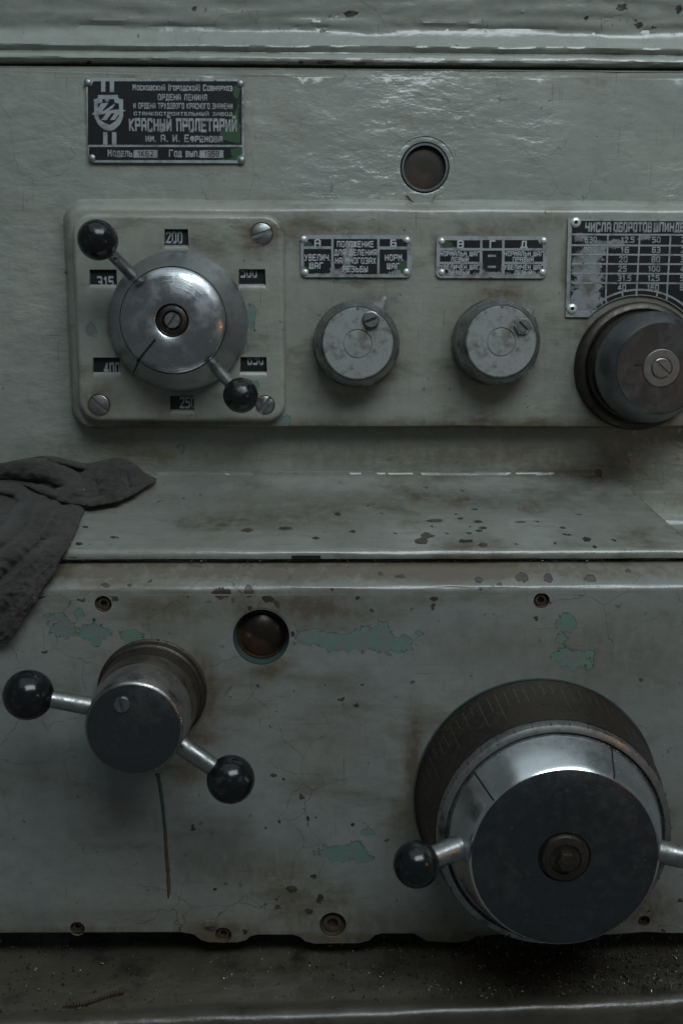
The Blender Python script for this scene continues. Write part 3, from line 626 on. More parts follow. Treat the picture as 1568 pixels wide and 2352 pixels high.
rows = (355, 485, 605, 725, 845, 965)
for lst, xs, wd in ((('12.5', '16', '20', '25', '31.5', '40'), (855, 818, 800, 790, 815, 782), None), (('50', '63', '80', '100', '125', '160'), (1222, 1220, 1215, 1192, 1185, 1178), None), (('200', '250', '315', '400', '500', '630'), (1615, 1612, 1608, 1605, 1602, 1600), None), (('630', '800'), (385, 370), None)):
    for tx, xc, yc in zip(lst, xs, rows):
        hw = 23*len(tx.replace('.', ''))+(10 if '.' in tx else 0); lettering(sp, tx, P.box(xc-hw, yc-32, xc+hw, yc+32), org, LY, M['alu'], 'number', thick=1.2)
for a, b_ in ((195, 135), (147, 1236)): rivet(sp, *P.uv(a, b_), org, PY, .0033, M['bright'], True)

# ------------------------------------------------------------------ shared hardware
def slot_screw(parent, c, r, h, ang, mat, name='screw', dome=.15):
    """slotted screw: two half heads with a real slot between; c local point, outward -Y"""
    m = MB(); sw = r*.19; n = 18
    ca, sa = math.cos(ang), math.sin(ang)
    def P2(x, z, y): return (c[0]+x*ca-z*sa, c[1]-y, c[2]+x*sa+z*ca)
    for s in (1, -1):
        a0 = math.asin(sw/r)
        pts = [(r*math.cos(a0+(math.pi-2*a0)*k/n), s*r*math.sin(a0+(math.pi-2*a0)*k/n)) for k in range(n+1)]
        ins = [(x*.9, s*(sw+(abs(z)-sw)*.9)) for x, z in pts]
        N = n+1
        vs = [P2(x, z, -.001) for x, z in pts]+[P2(x, z, h*.72) for x, z in pts]+[P2(x, z, h) for x, z in ins]
        fs = [tuple(range(2*N, 3*N))]
        for lv in (0, 1):
            for k in range(N): fs.append((lv*N+k, lv*N+(k+1) % N, (lv+1)*N+(k+1) % N, (lv+1)*N+k))
        m.add(vs, fs)
    m.rev([(r*.97, h*.25), (0, h*.25)], 24, c)
    return m.build(name, mat, parent, smooth=30)
def sphere_profile(r, n=22, seam=None):
    pr = []
    for k in range(n+1):
        a = -math.pi/2+math.pi*k/n; rr = r*math.cos(a)
        pr.append((max(rr, 0), r*math.sin(a)))
    return pr
def ball_lever(parent, p0, p1, r0, r1, rb, seam=True, name='lever_arm'):
    """rod from p0 towards the ball centre p1 (local), black ball as its own part"""
    p0, p1 = Vector(p0), Vector(p1); d = (p1-p0); L = d.length; d.normalize()
    m = MB(); e = L-rb*.86
    m.tube([(p0, r0), (p0+d*e*.06, r0*1.02), (p0+d*e*.7, (r0+r1)/2), (p0+d*e, r1), (p0+d*(e+rb*.3), r1*.98)], 28)
    arm = m.build(name, M['rod'], parent)
    m = MB(); a = d.orthogonal().normalized(); b = d.cross(a); n = 40; rows = []
    K = 30
    for k in range(K+1):
        t = -math.pi/2*.93+(math.pi/2*1.93)*k/K
        rr = rb*math.cos(t); hh = rb*math.sin(t)
        if k == 0: rows.append([p1+d*hh+(a*math.cos(x)+b*math.sin(x))*r1*1.0 for x in [2*math.pi*j/n for j in range(n)]])
        if seam and abs(k-K*.62) < .5: rr *= .978; 
        rows.append([p1+d*hh+(a*math.cos(x)+b*math.sin(x))*max(rr, 1e-5) for x in [2*math.pi*j/n for j in range(n)]])
    m.grid(rows, True); m.build('ball_knob', M['ball'], parent, smooth=60)
    return arm

# ================================================================== SQUARE DIAL PLATE
QY = PADY-.0075
qc = at(411, 733, QY); org = (qc.x, PADY, qc.z)
qp = thing('dial_plate', 'square grey plate with rounded corners, six number windows and slotted corner screws', 'dial plate', org)
c1, c2 = at(167, 488, QY), at(656, 970, QY)
ql, qr, qb, qt = at(172, 735, QY).x, at(655, 735, QY).x, c2.z, c1.z
Qo = dense(rrect(ql-qc.x, qb-qc.z, qr-qc.x, qt-qc.z, .0135, 10), .006)
WIN = [(405, 544, 27, 18, '200', -6, 0), (237, 636, 31, 17, '315', 3, -11), (579, 635, 30, 17, '500', -8, 11), (245, 838, 31, 17, '400', 10, -8), (582, 837, 30, 17, '630', 4, 12), (418, 925, 27, 16, '250', 12, 0)]
holes = []; backs = []
for u, v, hw, hh, tx, dx, dz in WIN:
    def q(a, b_): p = at(a, b_, QY); return (p.x-qc.x, p.z-qc.z)
    holes.append([q(u-hw-2, v+hh+11), q(u+hw+2, v+hh+11), q(u+hw, v-hh), q(u-hw, v-hh)])
    backs.append([q(u-hw, v+hh), q(u+hw, v+hh), q(u+hw, v-hh), q(u-hw, v-hh)])
qm = MB(); yq = QY-PADY
qi = [.0, .0, .0004, .0012, .0024, .0036]; qh = [.004, -.0036, -.0052, -.0066, -.0073, -.0075]
strip(qm, [insloop(Qo, i) for i in qi], qh)
sheet(qm, insloop(Qo, .0036), holes, .0026, lambda x, z: yq)
for h, bk in zip(holes, backs): strip(qm, [h, bk, bk], [yq, yq+.0022, yq+.0030])
wearmap(qm.build('plate_body', M['paint_pad'], qp))
for (u, v, hw, hh, tx, dx, dz), bk in zip(WIN, backs):
    cx = sum(p[0] for p in bk)/4; cz = sum(p[1] for p in bk)/4; e = .003
    xs = [p[0] for p in bk]; zs_ = [p[1] for p in bk]
    m = MB(); m.box((cx, yq+.0033, cz), (max(xs)-min(xs)+2*e, .0008, max(zs_)-min(zs_)+2*e)); wn = m.build('number_window', M['numdisc'], qp, smooth=0)
    s = px(QY); nx, nz = cx+dx*s, cz+dz*s
    lettering(wn, tx, (nx-17*s+qc.x, nz-11*s+qc.z, nx+17*s+qc.x, nz+11*s+qc.z), org, PADY+yq+.0029, M['numeral'], 'numeral', thick=1.1, depth=.0001)
for u, v, r, an in ((601, 537, 23, .35), (228, 930, 23, -.75), (609, 930, 20, 1.0), (228, 546, 22, .4)):
    a = at(u, v, QY); o = slot_screw(qp, (a.x-qc.x, yq+.0002, a.z-qc.z), r*px(QY), .0011, an, M['screw'])
    m = MB(); rr = r*px(QY); m.rev([(rr*1.16, -.0003), (rr*1.12, .00035), (rr*1.0, .0001)], 28, (a.x-qc.x, yq, a.z-qc.z)); m.build('dirt_ring', M['hole'], o)

# selector dial on the square plate
dc = at(412, 739, QY); org = (dc.x, QY, dc.z); s0 = px(QY)
d1 = thing('selector_dial', 'polished round two ball selector dial on the square plate', 'dial', org)
R0 = 157*s0
RF0 = .0328
m = MB(); m.rev([(R0*.97, -.001), (R0, .0012), (R0, .0035), (R0*.985, .0050), (R0*.95, .0068), (R0*.83, .0140), (R0*.775, .0180), (RF0+.0006, .0200)], 96); m.build('skirt', M['steel_dull'], d1)
RF = .0328
m = MB(); m.rev([(R0*.78, .0160), (RF+.0004, .0192), (RF, .0206), (RF-.0008, .0215), (RF*.8, .0226), (RF*.55, .0236), (.0112, .0242), (.0104, .0238), (.0102, .0196), (0, .0196)], 96); m.build('face', M['steel_turned'], d1)
m = MB(); m.rev([(.0098, .019), (.0098, .0224), (.0090, .0230), (.0062, .0230), (.0056, .0218), (0, .0218)], 40); hubr = m.build('collar', M['ring_dark'], d1)
slot_screw(hubr, (0, -.0215, 0), .0050, .0022, .95, M['screw'], 'screw')
m = MB()
an = math.radians(228); dx, dz = math.cos(an), math.sin(an)
pr = [(.0155, .0243), (.019, .02395), (.0275, .0228), (.0337, .0216), (.0346, .0206), (R0*.78, .0183), (R0*.83, .0142), (R0*.95, .0070), (R0*.985, .0052)]
m.grid([[(dx*r-dz*wd, -h-.00012, dz*r+dx*wd) for r, h in pr] for wd in (-.0006, .0006)]); m.build('index_line', M['black'], d1)
for ch in d1.children: ch.scale = (1, 1.36, 1)      # the dial stands well proud of its plate
def loc(u, v, Y, o): p = at(u, v, Y); return (p.x-o[0], p.y-o[1], p.z-o[2])
ball_lever(d1, loc(312, 640, QY-.013, org), loc(225, 551, QY-.046, org), .0038, .0036, 45.5*px(QY-.046))
ball_lever(d1, loc(482, 828, QY-.014, org), loc(553, 908, QY-.034, org), .0040, .0037, 41*px(QY-.034))

# two painted knobs
def knob(u, v, name, label, cap_u, cap_v, pin_uv, pin_kind, tab_uv, grip_phase, slot):
    c = at(u, v, PADY); org = (c.x, PADY, c.z); t = thing(name, label, 'knob', org); H = .027
    Rb = 97*px(PADY); Rc = 82*px(PADY-H)
    def wob(a, h): return 1+(.028*max(0, math.cos(6*(a+grip_phase)))**3 if .004 < h < .022 else 0)
    m = MB(); m.rev([(Rb*.95, -.001), (Rb*1.02, .0006), (Rb*1.02, .0030), (Rb*.97, .0048), (Rb*.965, .0075), (Rb*.985, .0110), (Rb*.975, .0165), (Rb*.945, .0195), (Rc*1.075, .0225), (Rc*1.05, .0245), (Rc*1.03, .0252), (Rc*1.02, .0246)], 120, wob=wob)
    m.build('grip', M['knob_grip2'], t)
    m = MB(); m.rev([(Rc*1.015, .022), (Rc*1.012, .0256), (Rc*.965, .0270), (Rc*.41, .0270), (Rc*.405, .0264), (Rc*.385, .0264), (Rc*.38, .0270), (Rc*.2, .0273), (0, .0273)], 80); cap = m.build('cap', M['knob_cap'], t)
    p = loc(*pin_uv, PADY-H, org)
    if pin_kind == 'screw':
        slot_screw(cap, (p[0], -.0270, p[2]), .0048, .0034, slot, M['screw'])
        m = MB(); m.rev([(.0056, .0268), (.0056, .0274), (.0046, .0278)], 24, (p[0], 0, p[2])); m.build('washer', M['steel_dark'], cap)
    else:
        m = MB(); m.rev([(.0056, .0268), (.0056, .0290), (.0050, .0296), (.0042, .0296)], 6, (p[0], 0, p[2])); m.build('nut', M['knob_cap'], cap, smooth=0)
        slot_screw(cap, (p[0], -.0282, p[2]), .0042, .0020, slot, M['screw'])
    tp = loc(*tab_uv, PADY-.006, org); dv = Vector((tp[0], 0, tp[2])).normalized(); nv = Vector((-dv.z, 0, dv.x))
    m = MB(); a = dv*Rb*.9; tip = Vector((tp[0], 0, tp[2]))
    vs = []
    for yy, k in ((.001, 1.0), (-.006, .9), (-.0085, .55)):
        vs += [a+nv*.0062*k+Vector((0, yy, 0)), tip*(.5+.5*k) + a*(.5-.5*k)+nv*.0012*k+Vector((0, yy, 0)), tip*(.5+.5*k)+a*(.5-.5*k)-nv*.0012*k+Vector((0, yy, 0)), a-nv*.0062*k+Vector((0, yy, 0))]
    fs = [(8, 9, 10, 11)]
    for lv in (0, 4):
        for k in range(4): fs.append((lv+k, lv+(k+1) % 4, lv+4+(k+1) % 4, lv+4+k))
    m.add(vs, fs); m.build('pointer_tab', M['knob_cap'], t, smooth=25)
    return t
knob(818, 790, 'painted_knob', 'grey painted round knob with a proud slotted screw, beside the square dial plate', 822, 795, (851, 735), 'screw', (886, 680), .2, .35)
knob(1134, 786, 'painted_knob', 'grey painted round knob with slotted hex nut, next to the dark dial', 1150, 780, (1199, 749), 'nut', (1226, 706), .55, -.75)

# dark dial at the right edge
c = at(1462, 842, PADY); org = (c.x, PADY, c.z)
d2 = thing('dark_dial', 'dark turned steel dial cut off by the right edge, below the speed chart', 'dial', org)
Rb = 146*px(PADY)
m = MB(); m.rev([(Rb*1.01, -.001), (Rb*1.01, .0022), (Rb*.995, .0038), (Rb*.985, .0062), (Rb*.93, .0080), (Rb*.90, .0082), (Rb*.89, .0060), (Rb*.86, .0060), (Rb*.85, .0120), (Rb*.82, .0135), (Rb*.60, .0140)], 96); m.build('base_ring', M['ring_dark'], d2)
m = MB(); m.rev([(.024, .010), (.024, .0230), (.0335, .0232), (.0352, .0245), (.0355, .0300), (.0350, .0330), (.0335, .0375), (.0318, .0430), (.0290, .0478), (.0284, .0486)], 96); m.build('grip', M['steel_dark'], d2)
m = MB(); m.rev([(.0287, .0482), (.0279, .0490), (.0120, .0488), (.0119, .0484), (0, .0484)], 80); fc = m.build('face', M['face_turned'], d2)
m = MB(); m.rev([(.0117, .0483), (.0117, .0492), (.0112, .0496), (.0068, .0496), (.0064, .0490), (0, .0490)], 56); ws = m.build('washer', M['screw'], fc)
slot_screw(fc, (0, -.0489, 0), .0061, .0012, -.72, M['screw'])
m = MB(); e = Matrix.Rotation(math.radians(-4), 3, 'Y'); m.box((-.0145, -.0489, .0018), (.0045, .0004, .0012), e); m.build('index_mark', M['black'], fc, smooth=0)
m = MB(); m.box((-.0270, -.0185, .006), (.010, .0090, .012)); m.build('stop_block', M['steel_dull'], d2, smooth=0)

# ================================================================== FEED GEARBOX
GY = -.121
gb = thing('feed_gearbox', 'grey green cracked gearbox casting below the shelf, with chipped turquoise patches', 'gearbox housing', (0, 0, 0))
lid = thing('gearbox_lid', 'sloping oil spotted grey shelf lid between headstock and gearbox', 'machine lid', (0, 0, 0))
lp = [(.001, zz(1080, .001)), (-.001, zz(1081, -.001)), (-.0030, zz(1082.5, -.003)), (-.0042, zz(1086, -.0042)), (-.0046, zz(1091, -.0046)), (-.0060, zz(1095, -.006)), (-.0085, zz(1098, -.0085)), (-.012, zz(1103, -.012)),
      (-.100, zz(1262, -.100)), (-.1045, zz(1268, -.1045)), (-.1075, zz(1274, -.1075)), (-.1090, zz(1280, -.109)), (-.1090, zz(1283.5, -.109)), (-.106, zz(1285, -.106)), (-.080, zz(1285, -.106))]
_zc, _yc, _r = zz(1279, -.1092), -.1042, .005
lp = lp[:8]+[(_yc-_r*math.cos(math.radians(f)), _zc+_r*math.sin(math.radians(f))) for f in (72, 62, 52, 42, 32, 22, 12, 0)]+[(-.1092, zz(1283.5, -.1092)), (-.106, zz(1285, -.106)), (-.080, zz(1285, -.106))]
lp2 = refine(lp, .0016)
def lid_x(k):
    y, z = lp2[k]
    if y > -.007: return at(1366, 1090, -.004).x
    if y > -.012: return at(1366+(1420-1366)*min(1, (-.007-y)/.004), 1100, -.009).x
    t = min(1, (-.012-y)/.085); p, q = at(1422, 1106, -.012), at(1568, 1246, -.092); return p.x+(q.x-p.x)*t
m = MB(); sweep(m, lp2, XL, 0, 260, .00035, 21, lid_x); ed = []
for k in range(len(lp2)): x = lid_x(k); ed.append((x+.0002, lp2[k][0], lp2[k][1]))
m.grid([ed, [(x-.001, y+.004, z-.012) for x, y, z in ed]])
lo = wearmap(m.build('shelf', M['paint_shelf'], lid))
m = MB(); a = at(703, 1283, -.109); m.box((a.x, -.1075, a.z+.0008), (.017, .0040, .0022)); m.build('pry_notch', M['black'], lid, smooth=0)
# gearbox front, with its bolt bores, sight glass and scalloped lower edge
zt = zz(1364, GY)
bores = [(237, 1388, 20), (1243, 1380, 19), (178, 2133, 17), (513, 2148, 19), (764, 2125, 31), (1478, 2116, 14)]
low = [(-400, 2141), (60, 2141), (415, 2141), (445, 2146), (462, 2159), (480, 2164), (545, 2164), (564, 2159), (575, 2150), (592, 2146), (672, 2146), (690, 2152), (700, 2161), (722, 2167), (825, 2166), (848, 2160), (860, 2148), (880, 2144), (950, 2144), (965, 2152), (982, 2162), (1050, 2165), (1078, 2160), (1095, 2150), (1140, 2146), (1400, 2146), (1480, 2140), (1540, 2143), (2000, 2145)]
ow = [(at(u, v, GY).x, at(u, v, GY).z) for u, v in low]
outl = [p for p in ow if XL < p[0] < XR]; outl = [(XL, outl[0][1])]+outl+[(XR, outl[-1][1])]
outl = outl+[(XR, zt), (XL, zt)]
lowloop = outl[:-2]
gg = at(600, 1463, GY); GG = 63*px(GY, 1463)
hl = [circle(at(u, v, GY).x, at(u, v, GY).z, r*px(GY, v), 28) for u, v, r in bores]
m = MB()
def gy(x, z): return GY+noise.noise(Vector((x*14, z*14, 8.1)))*.0007*min(1, max(0, (zt-z)/.035))**2
sheet(m, outl, hl+[circle(gg.x, gg.z, GG+.0016, 48)], .0021, gy)
_zg = zz(1360, GY)
bp = [(-.085, zz(1287.5, -.100)), (-.100, zz(1287.5, -.100)), (-.1045, zz(1288, -.1045)), (-.1062, zz(1291, -.1062))]+[(GY+.005-.005*math.cos(math.radians(f)), _zg+.005*math.sin(math.radians(f))) for f in (52, 44, 36, 28, 20, 10, 0)]+[(GY, zt)]
sweep(m, refine(bp, .0015), XL, XR, 300, .0008, 31, fade=5)
for (u, v, r), h in zip(bores, hl):
    cc = at(u, v, GY); R = r*px(GY, v)
    strip(m, [h, circle(cc.x, cc.z, R*.93, 28), circle(cc.x, cc.z, R*.9, 28)], [gy(cc.x, cc.z), GY+.0012, GY+.008])
strip(m, [circle(gg.x, gg.z, GG+.0016, 48), circle(gg.x, gg.z, GG+.0004, 48), circle(gg.x, gg.z, GG, 48)], [gy(gg.x, gg.z), GY+.0004, GY+.0016])
m.grid([[(x, gy(x, z), z) for x, z in lowloop], [(x, GY+.0015, z-.0012) for x, z in lowloop], [(x, GY+.012, z-.0014) for x, z in lowloop]])
wearmap(m.build('casting', M['paint_box'], gb))
for k, (u, v, r) in enumerate(bores):
    cc = at(u, v, GY); R = r*px(GY, v)*.9
    m = MB(); m.rev([(R, -.0005), (R*.96, -.0026), (R*.80, -.0032), (R*.76, -.0022), (R*.46, -.0020), (R*.40, -.0055), (0, -.006)], 28)
    o = m.build('bolt_bore', M['hole'], gb, (cc.x, GY, cc.z))
m = MB(); m.rev([(GG+.0002, .0002), (GG-.0002, -.0010), (GG-.0008, -.0034), (GG-.0014, -.0048), (GG-.0014, -.009)], 56); so = m.build('sight_glass', M['teal_edge'], gb, (gg.x, GY, gg.z)); so['label'] = 'round amber oil sight glass below the shelf'
m = MB(); m.rev([(GG-.0012, -.0052), (GG*.90, -.0044), (GG*.86, -.0042), (GG*.82, -.0056), (GG*.62, -.0036), (GG*.4, -.0022), (GG*.2, -.0014), (0, -.0011)], 56); m.build('lens', M['lens_low'], so)
m = MB(); m.box((0, GY+.055, zz(1800, GY)), (.60, .01, .20)); m.build('inner_web', M['black'], gb, smooth=0)

for nm, pts, mt in (('oil_drip', [(362, 1776, 9), (367, 1800, 7), (373, 1840, 7), (377, 1880, 6), (380, 1908, 6)], 'teal_edge'), ('rust_drip', [(380, 1906, 6), (382, 1950, 7), (386, 2000, 7), (388, 2040, 7), (387, 2062, 3)], 'rust')):
    m = MB(); rr = [[], [], []]
    P3 = crv([Vector(p) for p in pts], 24)
    for p in P3:
        e = 1+.25*noise.noise(Vector((p.y*.06, 3, 1)))
        for k, (o_, h_) in enumerate(((-1, .0), (0, .0005), (1, .0))): q = at(p.x+o_*p.z*.62*e, p.y, GY); rr[k].append((q.x, gy(q.x, q.z)-.0001-h_, q.z))
    m.grid(rr); m.build(nm, M[mt], gb)
# ------------------------------------------------------------------ feed lever
c = at(350, 1588, GY); org = (c.x, GY, c.z)
lv = thing('feed_lever', 'steel hub with two black ball levers at lower left of the gearbox', 'lever', org)
R0 = 121*px(GY, 1588)
m = MB(); m.rev([(R0*1.03, -.001), (R0*1.03, .0006), (R0*.99, .0012), (R0*.985, .0075), (R0*.95, .0085), (R0*.945, .0090), (R0*.93, .0200)], 96); m.build('base_ring', M['steel_brown'], lv)
RF = 111*px(GY-.059, 1680)
m = MB(); m.rev([(R0*.93, .0195), (R0*.915, .0225), (R0*.905, .0260), (R0*.90, .0300), (R0*.885, .0318)], 112); m.build('hub_sleeve', M['hub_brown'], lv)
m = MB(); m.rev([(R0*.883, .0315), (R0*.880, .0335), (RF+.0022, .0380), (RF+.0010, .0500), (RF+.0003, .0578), (RF-.0002, .0586), (RF-.0012, .0592)], 112); m.build('hub', M['hub_steel'], lv)
m = MB(); m.rev([(RF-.0008, .0590), (RF-.0018, .0594), (RF*.5, .0596), (0, .0596)], 96); fo = m.build('face', M['face_turned'], lv)
p = loc(281, 1617, GY-.0595, org); slot_screw(fo, (p[0], -.0592, p[2]), .0044, .0022, math.radians(100), M['screw'])
p = loc(441, 1615, GY-.022, org); m = MB(); m.rev([(.0016, 0), (.0014, .0008), (0, .0012)], 14, (p[0]*.98, -.0205, p[2]*.98)); m.build('pin', M['steel'], lv)
LYY = GY-.046
ball_lever(lv, loc(235, 1627, LYY+.004, org), loc(66, 1596, LYY, org), .0050, .0047, 57*px(LYY, 1596), False)
ball_lever(lv, loc(395, 1696, LYY+.003, org), loc(530, 1790, LYY, org), .0054, .0050, 55*px(LYY, 1790))

# ------------------------------------------------------------------ big feed drum
c = at(1229, 1822, GY); org = (c.x, GY, c.z); face_c = at(1296, 1977, GY-.075)
bd = thing('feed_drum', 'large round feed drum with polished cone and ball handle at lower right', 'drum dial', org)
AX = (face_c.x-c.x, face_c.z-c.z)
R0 = 279*px(GY, 1822); RR = 272*px(GY-.050, 1914); RFa = 216*px(GY-.074, 1977)
# the body runs straight out from the panel
ax, az = AX[0]*.5, AX[1]*.5
off = (ax, 0, az)
def drum(prof, n, name, mat, parent=bd, **k):
    m = MB(); m.rev(prof, n, off); return m.build(name, mat, parent, **k)
body = drum([(R0*1.0, -.003), (R0*1.0, .0030), (R0*.985, .0050), (R0*.945, .030), (RR*1.004, .0450)], 128, 'drum_body', M['steel_brown'])
m = MB()     # fine engraved scale lines round the drum
for k in range(34):
    a = math.radians(42+k*4.4+random.uniform(-.3, .3)); r1, r2 = R0*.986, R0*.945
    L = random.choice((.012, .018, .030)); y0 = .006+random.uniform(0, .002)
    def pt(h, da): r = R0*.985+(R0*.945-R0*.985)*(h-.005)/.025+.00008; return (off[0]+r*math.cos(a+da), -h, off[2]+r*math.sin(a+da))
    m.grid([[pt(y0, -.0022), pt(y0, .0022)], [pt(y0+L, -.0022), pt(y0+L, .0022)]])
m.build('scale_lines', M['rod'], body, smooth=0)
rim = drum([(RR*.98, .040), (RR*1.0, .0440), (RR*1.0, .0490), (RR*.988, .0512), (RR*.955, .0524), (RR*.935, .0526), (RR*.928, .0510), (RR*.915, .0490)], 128, 'knurled_rim', M['rod'])
m = MB()
for k in range(40):
    a = 2*math.pi*(k+.4)/40; m.box((off[0]+(RR-.0030)*math.cos(a), -.0478, off[2]+(RR-.0030)*math.sin(a)), (.0062, .0072, .00022), Matrix.Rotation(-a, 3, 'Y'))
m.build('rim_grooves', M['steel_dark'], rim, smooth=0)
cone = drum([(RR*.925, .0485), (RR*.920, .0510), (RR*.912, .0520), (RFa*1.035, .0725), (RFa*1.01, .0742), (RFa*.995, .0748)], 160, 'cone', M['steel_cone'])
for deg in (61, 140):
    a = math.radians(deg); m = MB(); dx, dz = math.cos(a), math.sin(a)
    m.grid([[(off[0]+dx*r-dz*wd, -h-.00015, off[2]+dz*r+dx*wd) for r, h in ((RR*.912, .0520), (RFa*1.035, .0725), (RFa*1.01, .0742))] for wd in (-.0005, .0005)]); m.build('index_line', M['black'], cone)
M['face_drum'] = metal('turned_drum_face', (.135, .148, .160), .32, dirt=(.06, .036, .024), amt=.30, relief=.12, scale=160, turned=off)
fce = drum([(RFa*1.0, .0745), (RFa*.985, .0750), (.030, .0746), (.0142, .0740), (.0136, .0728), (0, .0728)], 128, 'face', M['face_drum'])
m = MB(); m.rev([(.0130, .072), (.0130, .0752), (.0122, .0764), (.0085, .0768), (.0080, .0758), (0, .0758)], 56, off); wsh = m.build('washer', M['steel_brown'], fce)
m = MB(); m.rev([(.0054, .075), (.0054, .0795), (.0050, .0803), (.0030, .0806), (0, .0806)], 6, off); m.build('nut', M['steel_brown'], wsh, smooth=25)
hY = GY-.066
ball_lever(bd, loc(1095, 1930, hY+.008, org), loc(955, 1985, hY-.010, org), .0067, .0060, 53*px(hY-.010, 1985), False, 'handle_arm')
ball_lever(bd, loc(1490, 1950, hY+.006, org), loc(1660, 1990, hY, org), .0064, .0058, 53*px(hY, 1985), False, 'handle_arm')
m = MB(); m.rev([(R0*1.014, -.002), (R0*1.013, .0004), (R0*1.004, .0006), (R0*1.001, -.001)], 128); m.v = [(x+off[0], y, z+off[2]) for x, y, z in m.v]; m.build('old_paint_edge', M['teal_edge'], bd)

# ================================================================== CHIP TRAY
tr = thing('chip_tray', 'dark greasy tray littered with metal chips under the gearbox', 'tray', (0, 0, 0))
tz = zz(2150, GY+.01)-.006
def atz(u, v, z):
    d = RM @ Vector(((u-784)/F, -(v-1176)/F, -1.0)); return CAMLOC+d*((z-CAMLOC.z)/d.z)
_e = [atz(u, v, tz-.001) for u, v in ((0, 2346), (784, 2320), (1568, 2284))]
_pf = np.polyfit([p.x for p in _e], [p.y for p in _e], 2)
def edge_y(x): return float(np.polyval(_pf, max(-.22, min(.22, x))))
m = MB(); rows = []
zt0, zt1 = tz, None
for k in range(60):
    row = []
    for i in range(161):
        x = XL+(XR-XL)*i/160
        t = k/59.0
        # the tray's outer edge runs at a slight angle to the gearbox
        ye = edge_y(x); y0 = -.02; y = y0+(ye-y0)*t
        z = tz-.004*t+noise.noise(Vector((x*40, y*40, 3)))*.0010+noise.noise(Vector((x*9, y*9, 6)))*.0015
        if t > .93: z += .0030*math.sin((t-.93)/.07*math.pi*.5)
        row.append((x, y, z))
    rows.append(row)
last = rows[-1]
for dy, dz in ((-.0022, -.0006), (-.0040, -.0026), (-.0048, -.0056), (-.0048, -.030)):
    rows.append([(x, y+dy, z+dz) for x, y, z in last])
m.grid(rows); wearmap(m.build('tray_floor', M['tray'], tr), ('stain',))

# swarf scattered on the tray, in the lid gap and on the cloth
m = MB()
def crumb(p, s):
    R = Euler((random.uniform(0, 6), random.uniform(0, 6), random.uniform(0, 6))).to_matrix()
    a, b_, c_ = s*random.uniform(.6, 2.2), s*random.uniform(.4, .9), s*random.uniform(.2, .5)
    m.box(p, (a, b_, c_), R)
for k in range(2600):
    g = random.gauss(0, 1); u = 1330+g*300 if random.random() < .72 else random.uniform(-60, 1600)
    y = random.uniform(-.180, -.100); x = at(u, 2250, y).x
    ye = edge_y(x)
    if y < ye+.004 or abs(x) > .29: continue
    crumb((x, y, tz+.0002+noise.noise(Vector((x*40, y*40, 3)))*.001-.004*((y+.02)/(ye+.02))+.0006), random.choice((.0003, .0003, .0004, .0005, .0007, .0010)))
gm = m; m = MB()
for k in range(1800):
    u = random.gauss(1350, 260) if random.random() < .6 else random.uniform(-60, 1650)
    y = random.uniform(-.180, -.095); x = at(u, 2250, y).x; ye = edge_y(x)
    if y < ye+.003 or abs(x) > .29: continue
    crumb((x, y, tz+noise.noise(Vector((x*40, y*40, 3)))*.001-.004*((y+.02)/(ye+.02))+.0006), random.choice((.0006, .0008, .0011, .0015)))
o = m.build('tray_grit', M['grit'], None, smooth=0); o['kind'] = 'stuff'; tag(o, 'dark oily grit and dull crumbs spread over the tray', 'grit')
m = gm
for k in range(120):
    p = at(random.uniform(120, 1400), 1286+random.uniform(-1.0, 3.0), -.1085); crumb(p, random.choice((.0003, .0004, .0006)))
o = m.build('metal_swarf', M['swarf'], None, smooth=0); o['kind'] = 'stuff'; tag(o, 'bright metal chips scattered over the tray and along the lid gap', 'swarf')

# ================================================================== CLOTH
def shelf_at(u, v):                 # point of the lid / gearbox surface seen at a photo point
    best = None
    path = [lp[6], lp[8], (-.1085, zz(1272, -.107)), (GY+.003, zz(1345, GY+.003)), (GY, zz(1375, GY)), (GY, zz(1900, GY))]
    d = RM @ Vector(((u-784)/F, -(v-1176)/F, -1.0))
    for (y0, z0), (y1, z1) in zip(path, path[1:]):
        # ray: y=-D1+t*dy, z=t*dz ; segment
        A = np.array([[d.y, -(y1-y0)], [d.z, -(z1-z0)]]); rhs = np.array([y0+D1, z0])
        try: t, s = np.linalg.solve(A, rhs)
        except np.linalg.LinAlgError: continue
        if -.02 <= s <= 1.02 and t > 0:
            if best is None or t < best[0]: best = (t, y0+(y1-y0)*s)
    return best[1] if best else -.012
def seg_d(u, v, line):
    best = 1e9
    for (ax_, ay_), (bx_, by_) in zip(line, line[1:]):
        dx, dy = bx_-ax_, by_-ay_; t = max(0, min(1, ((u-ax_)*dx+(v-ay_)*dy)/(dx*dx+dy*dy))); best = min(best, math.hypot(u-ax_-dx*t, v-ay_-dy*t))
    return best
LOWB = [(-140, 1130), (-60, 1118), (0, 1108), (50, 1113), (90, 1132), (130, 1150), (180, 1162), (215, 1163), (265, 1152), (305, 1138), (338, 1116), (360, 1106)]
def B_low(u): return float(np.interp(u, [p[0] for p in LOWB], [p[1] for p in LOWB]))
_vs = np.arange(1040, 1560); _ys = np.array([min(shelf_at(60, max(v, 1100)), -.012) for v in _vs])
_k = np.exp(-(np.arange(-60, 61)/24.0)**2); _ys = np.convolve(np.pad(_ys, 60, mode='edge'), _k/_k.sum(), mode='valid')
def soft_y(v): return float(np.interp(v, _vs, _ys))
rag = thing('rag', 'crumpled dark grey cotton rag hanging over the left end of the shelf', 'rag', tuple(at(60, 1290, -.11)))
rl = rag.location
CR = []
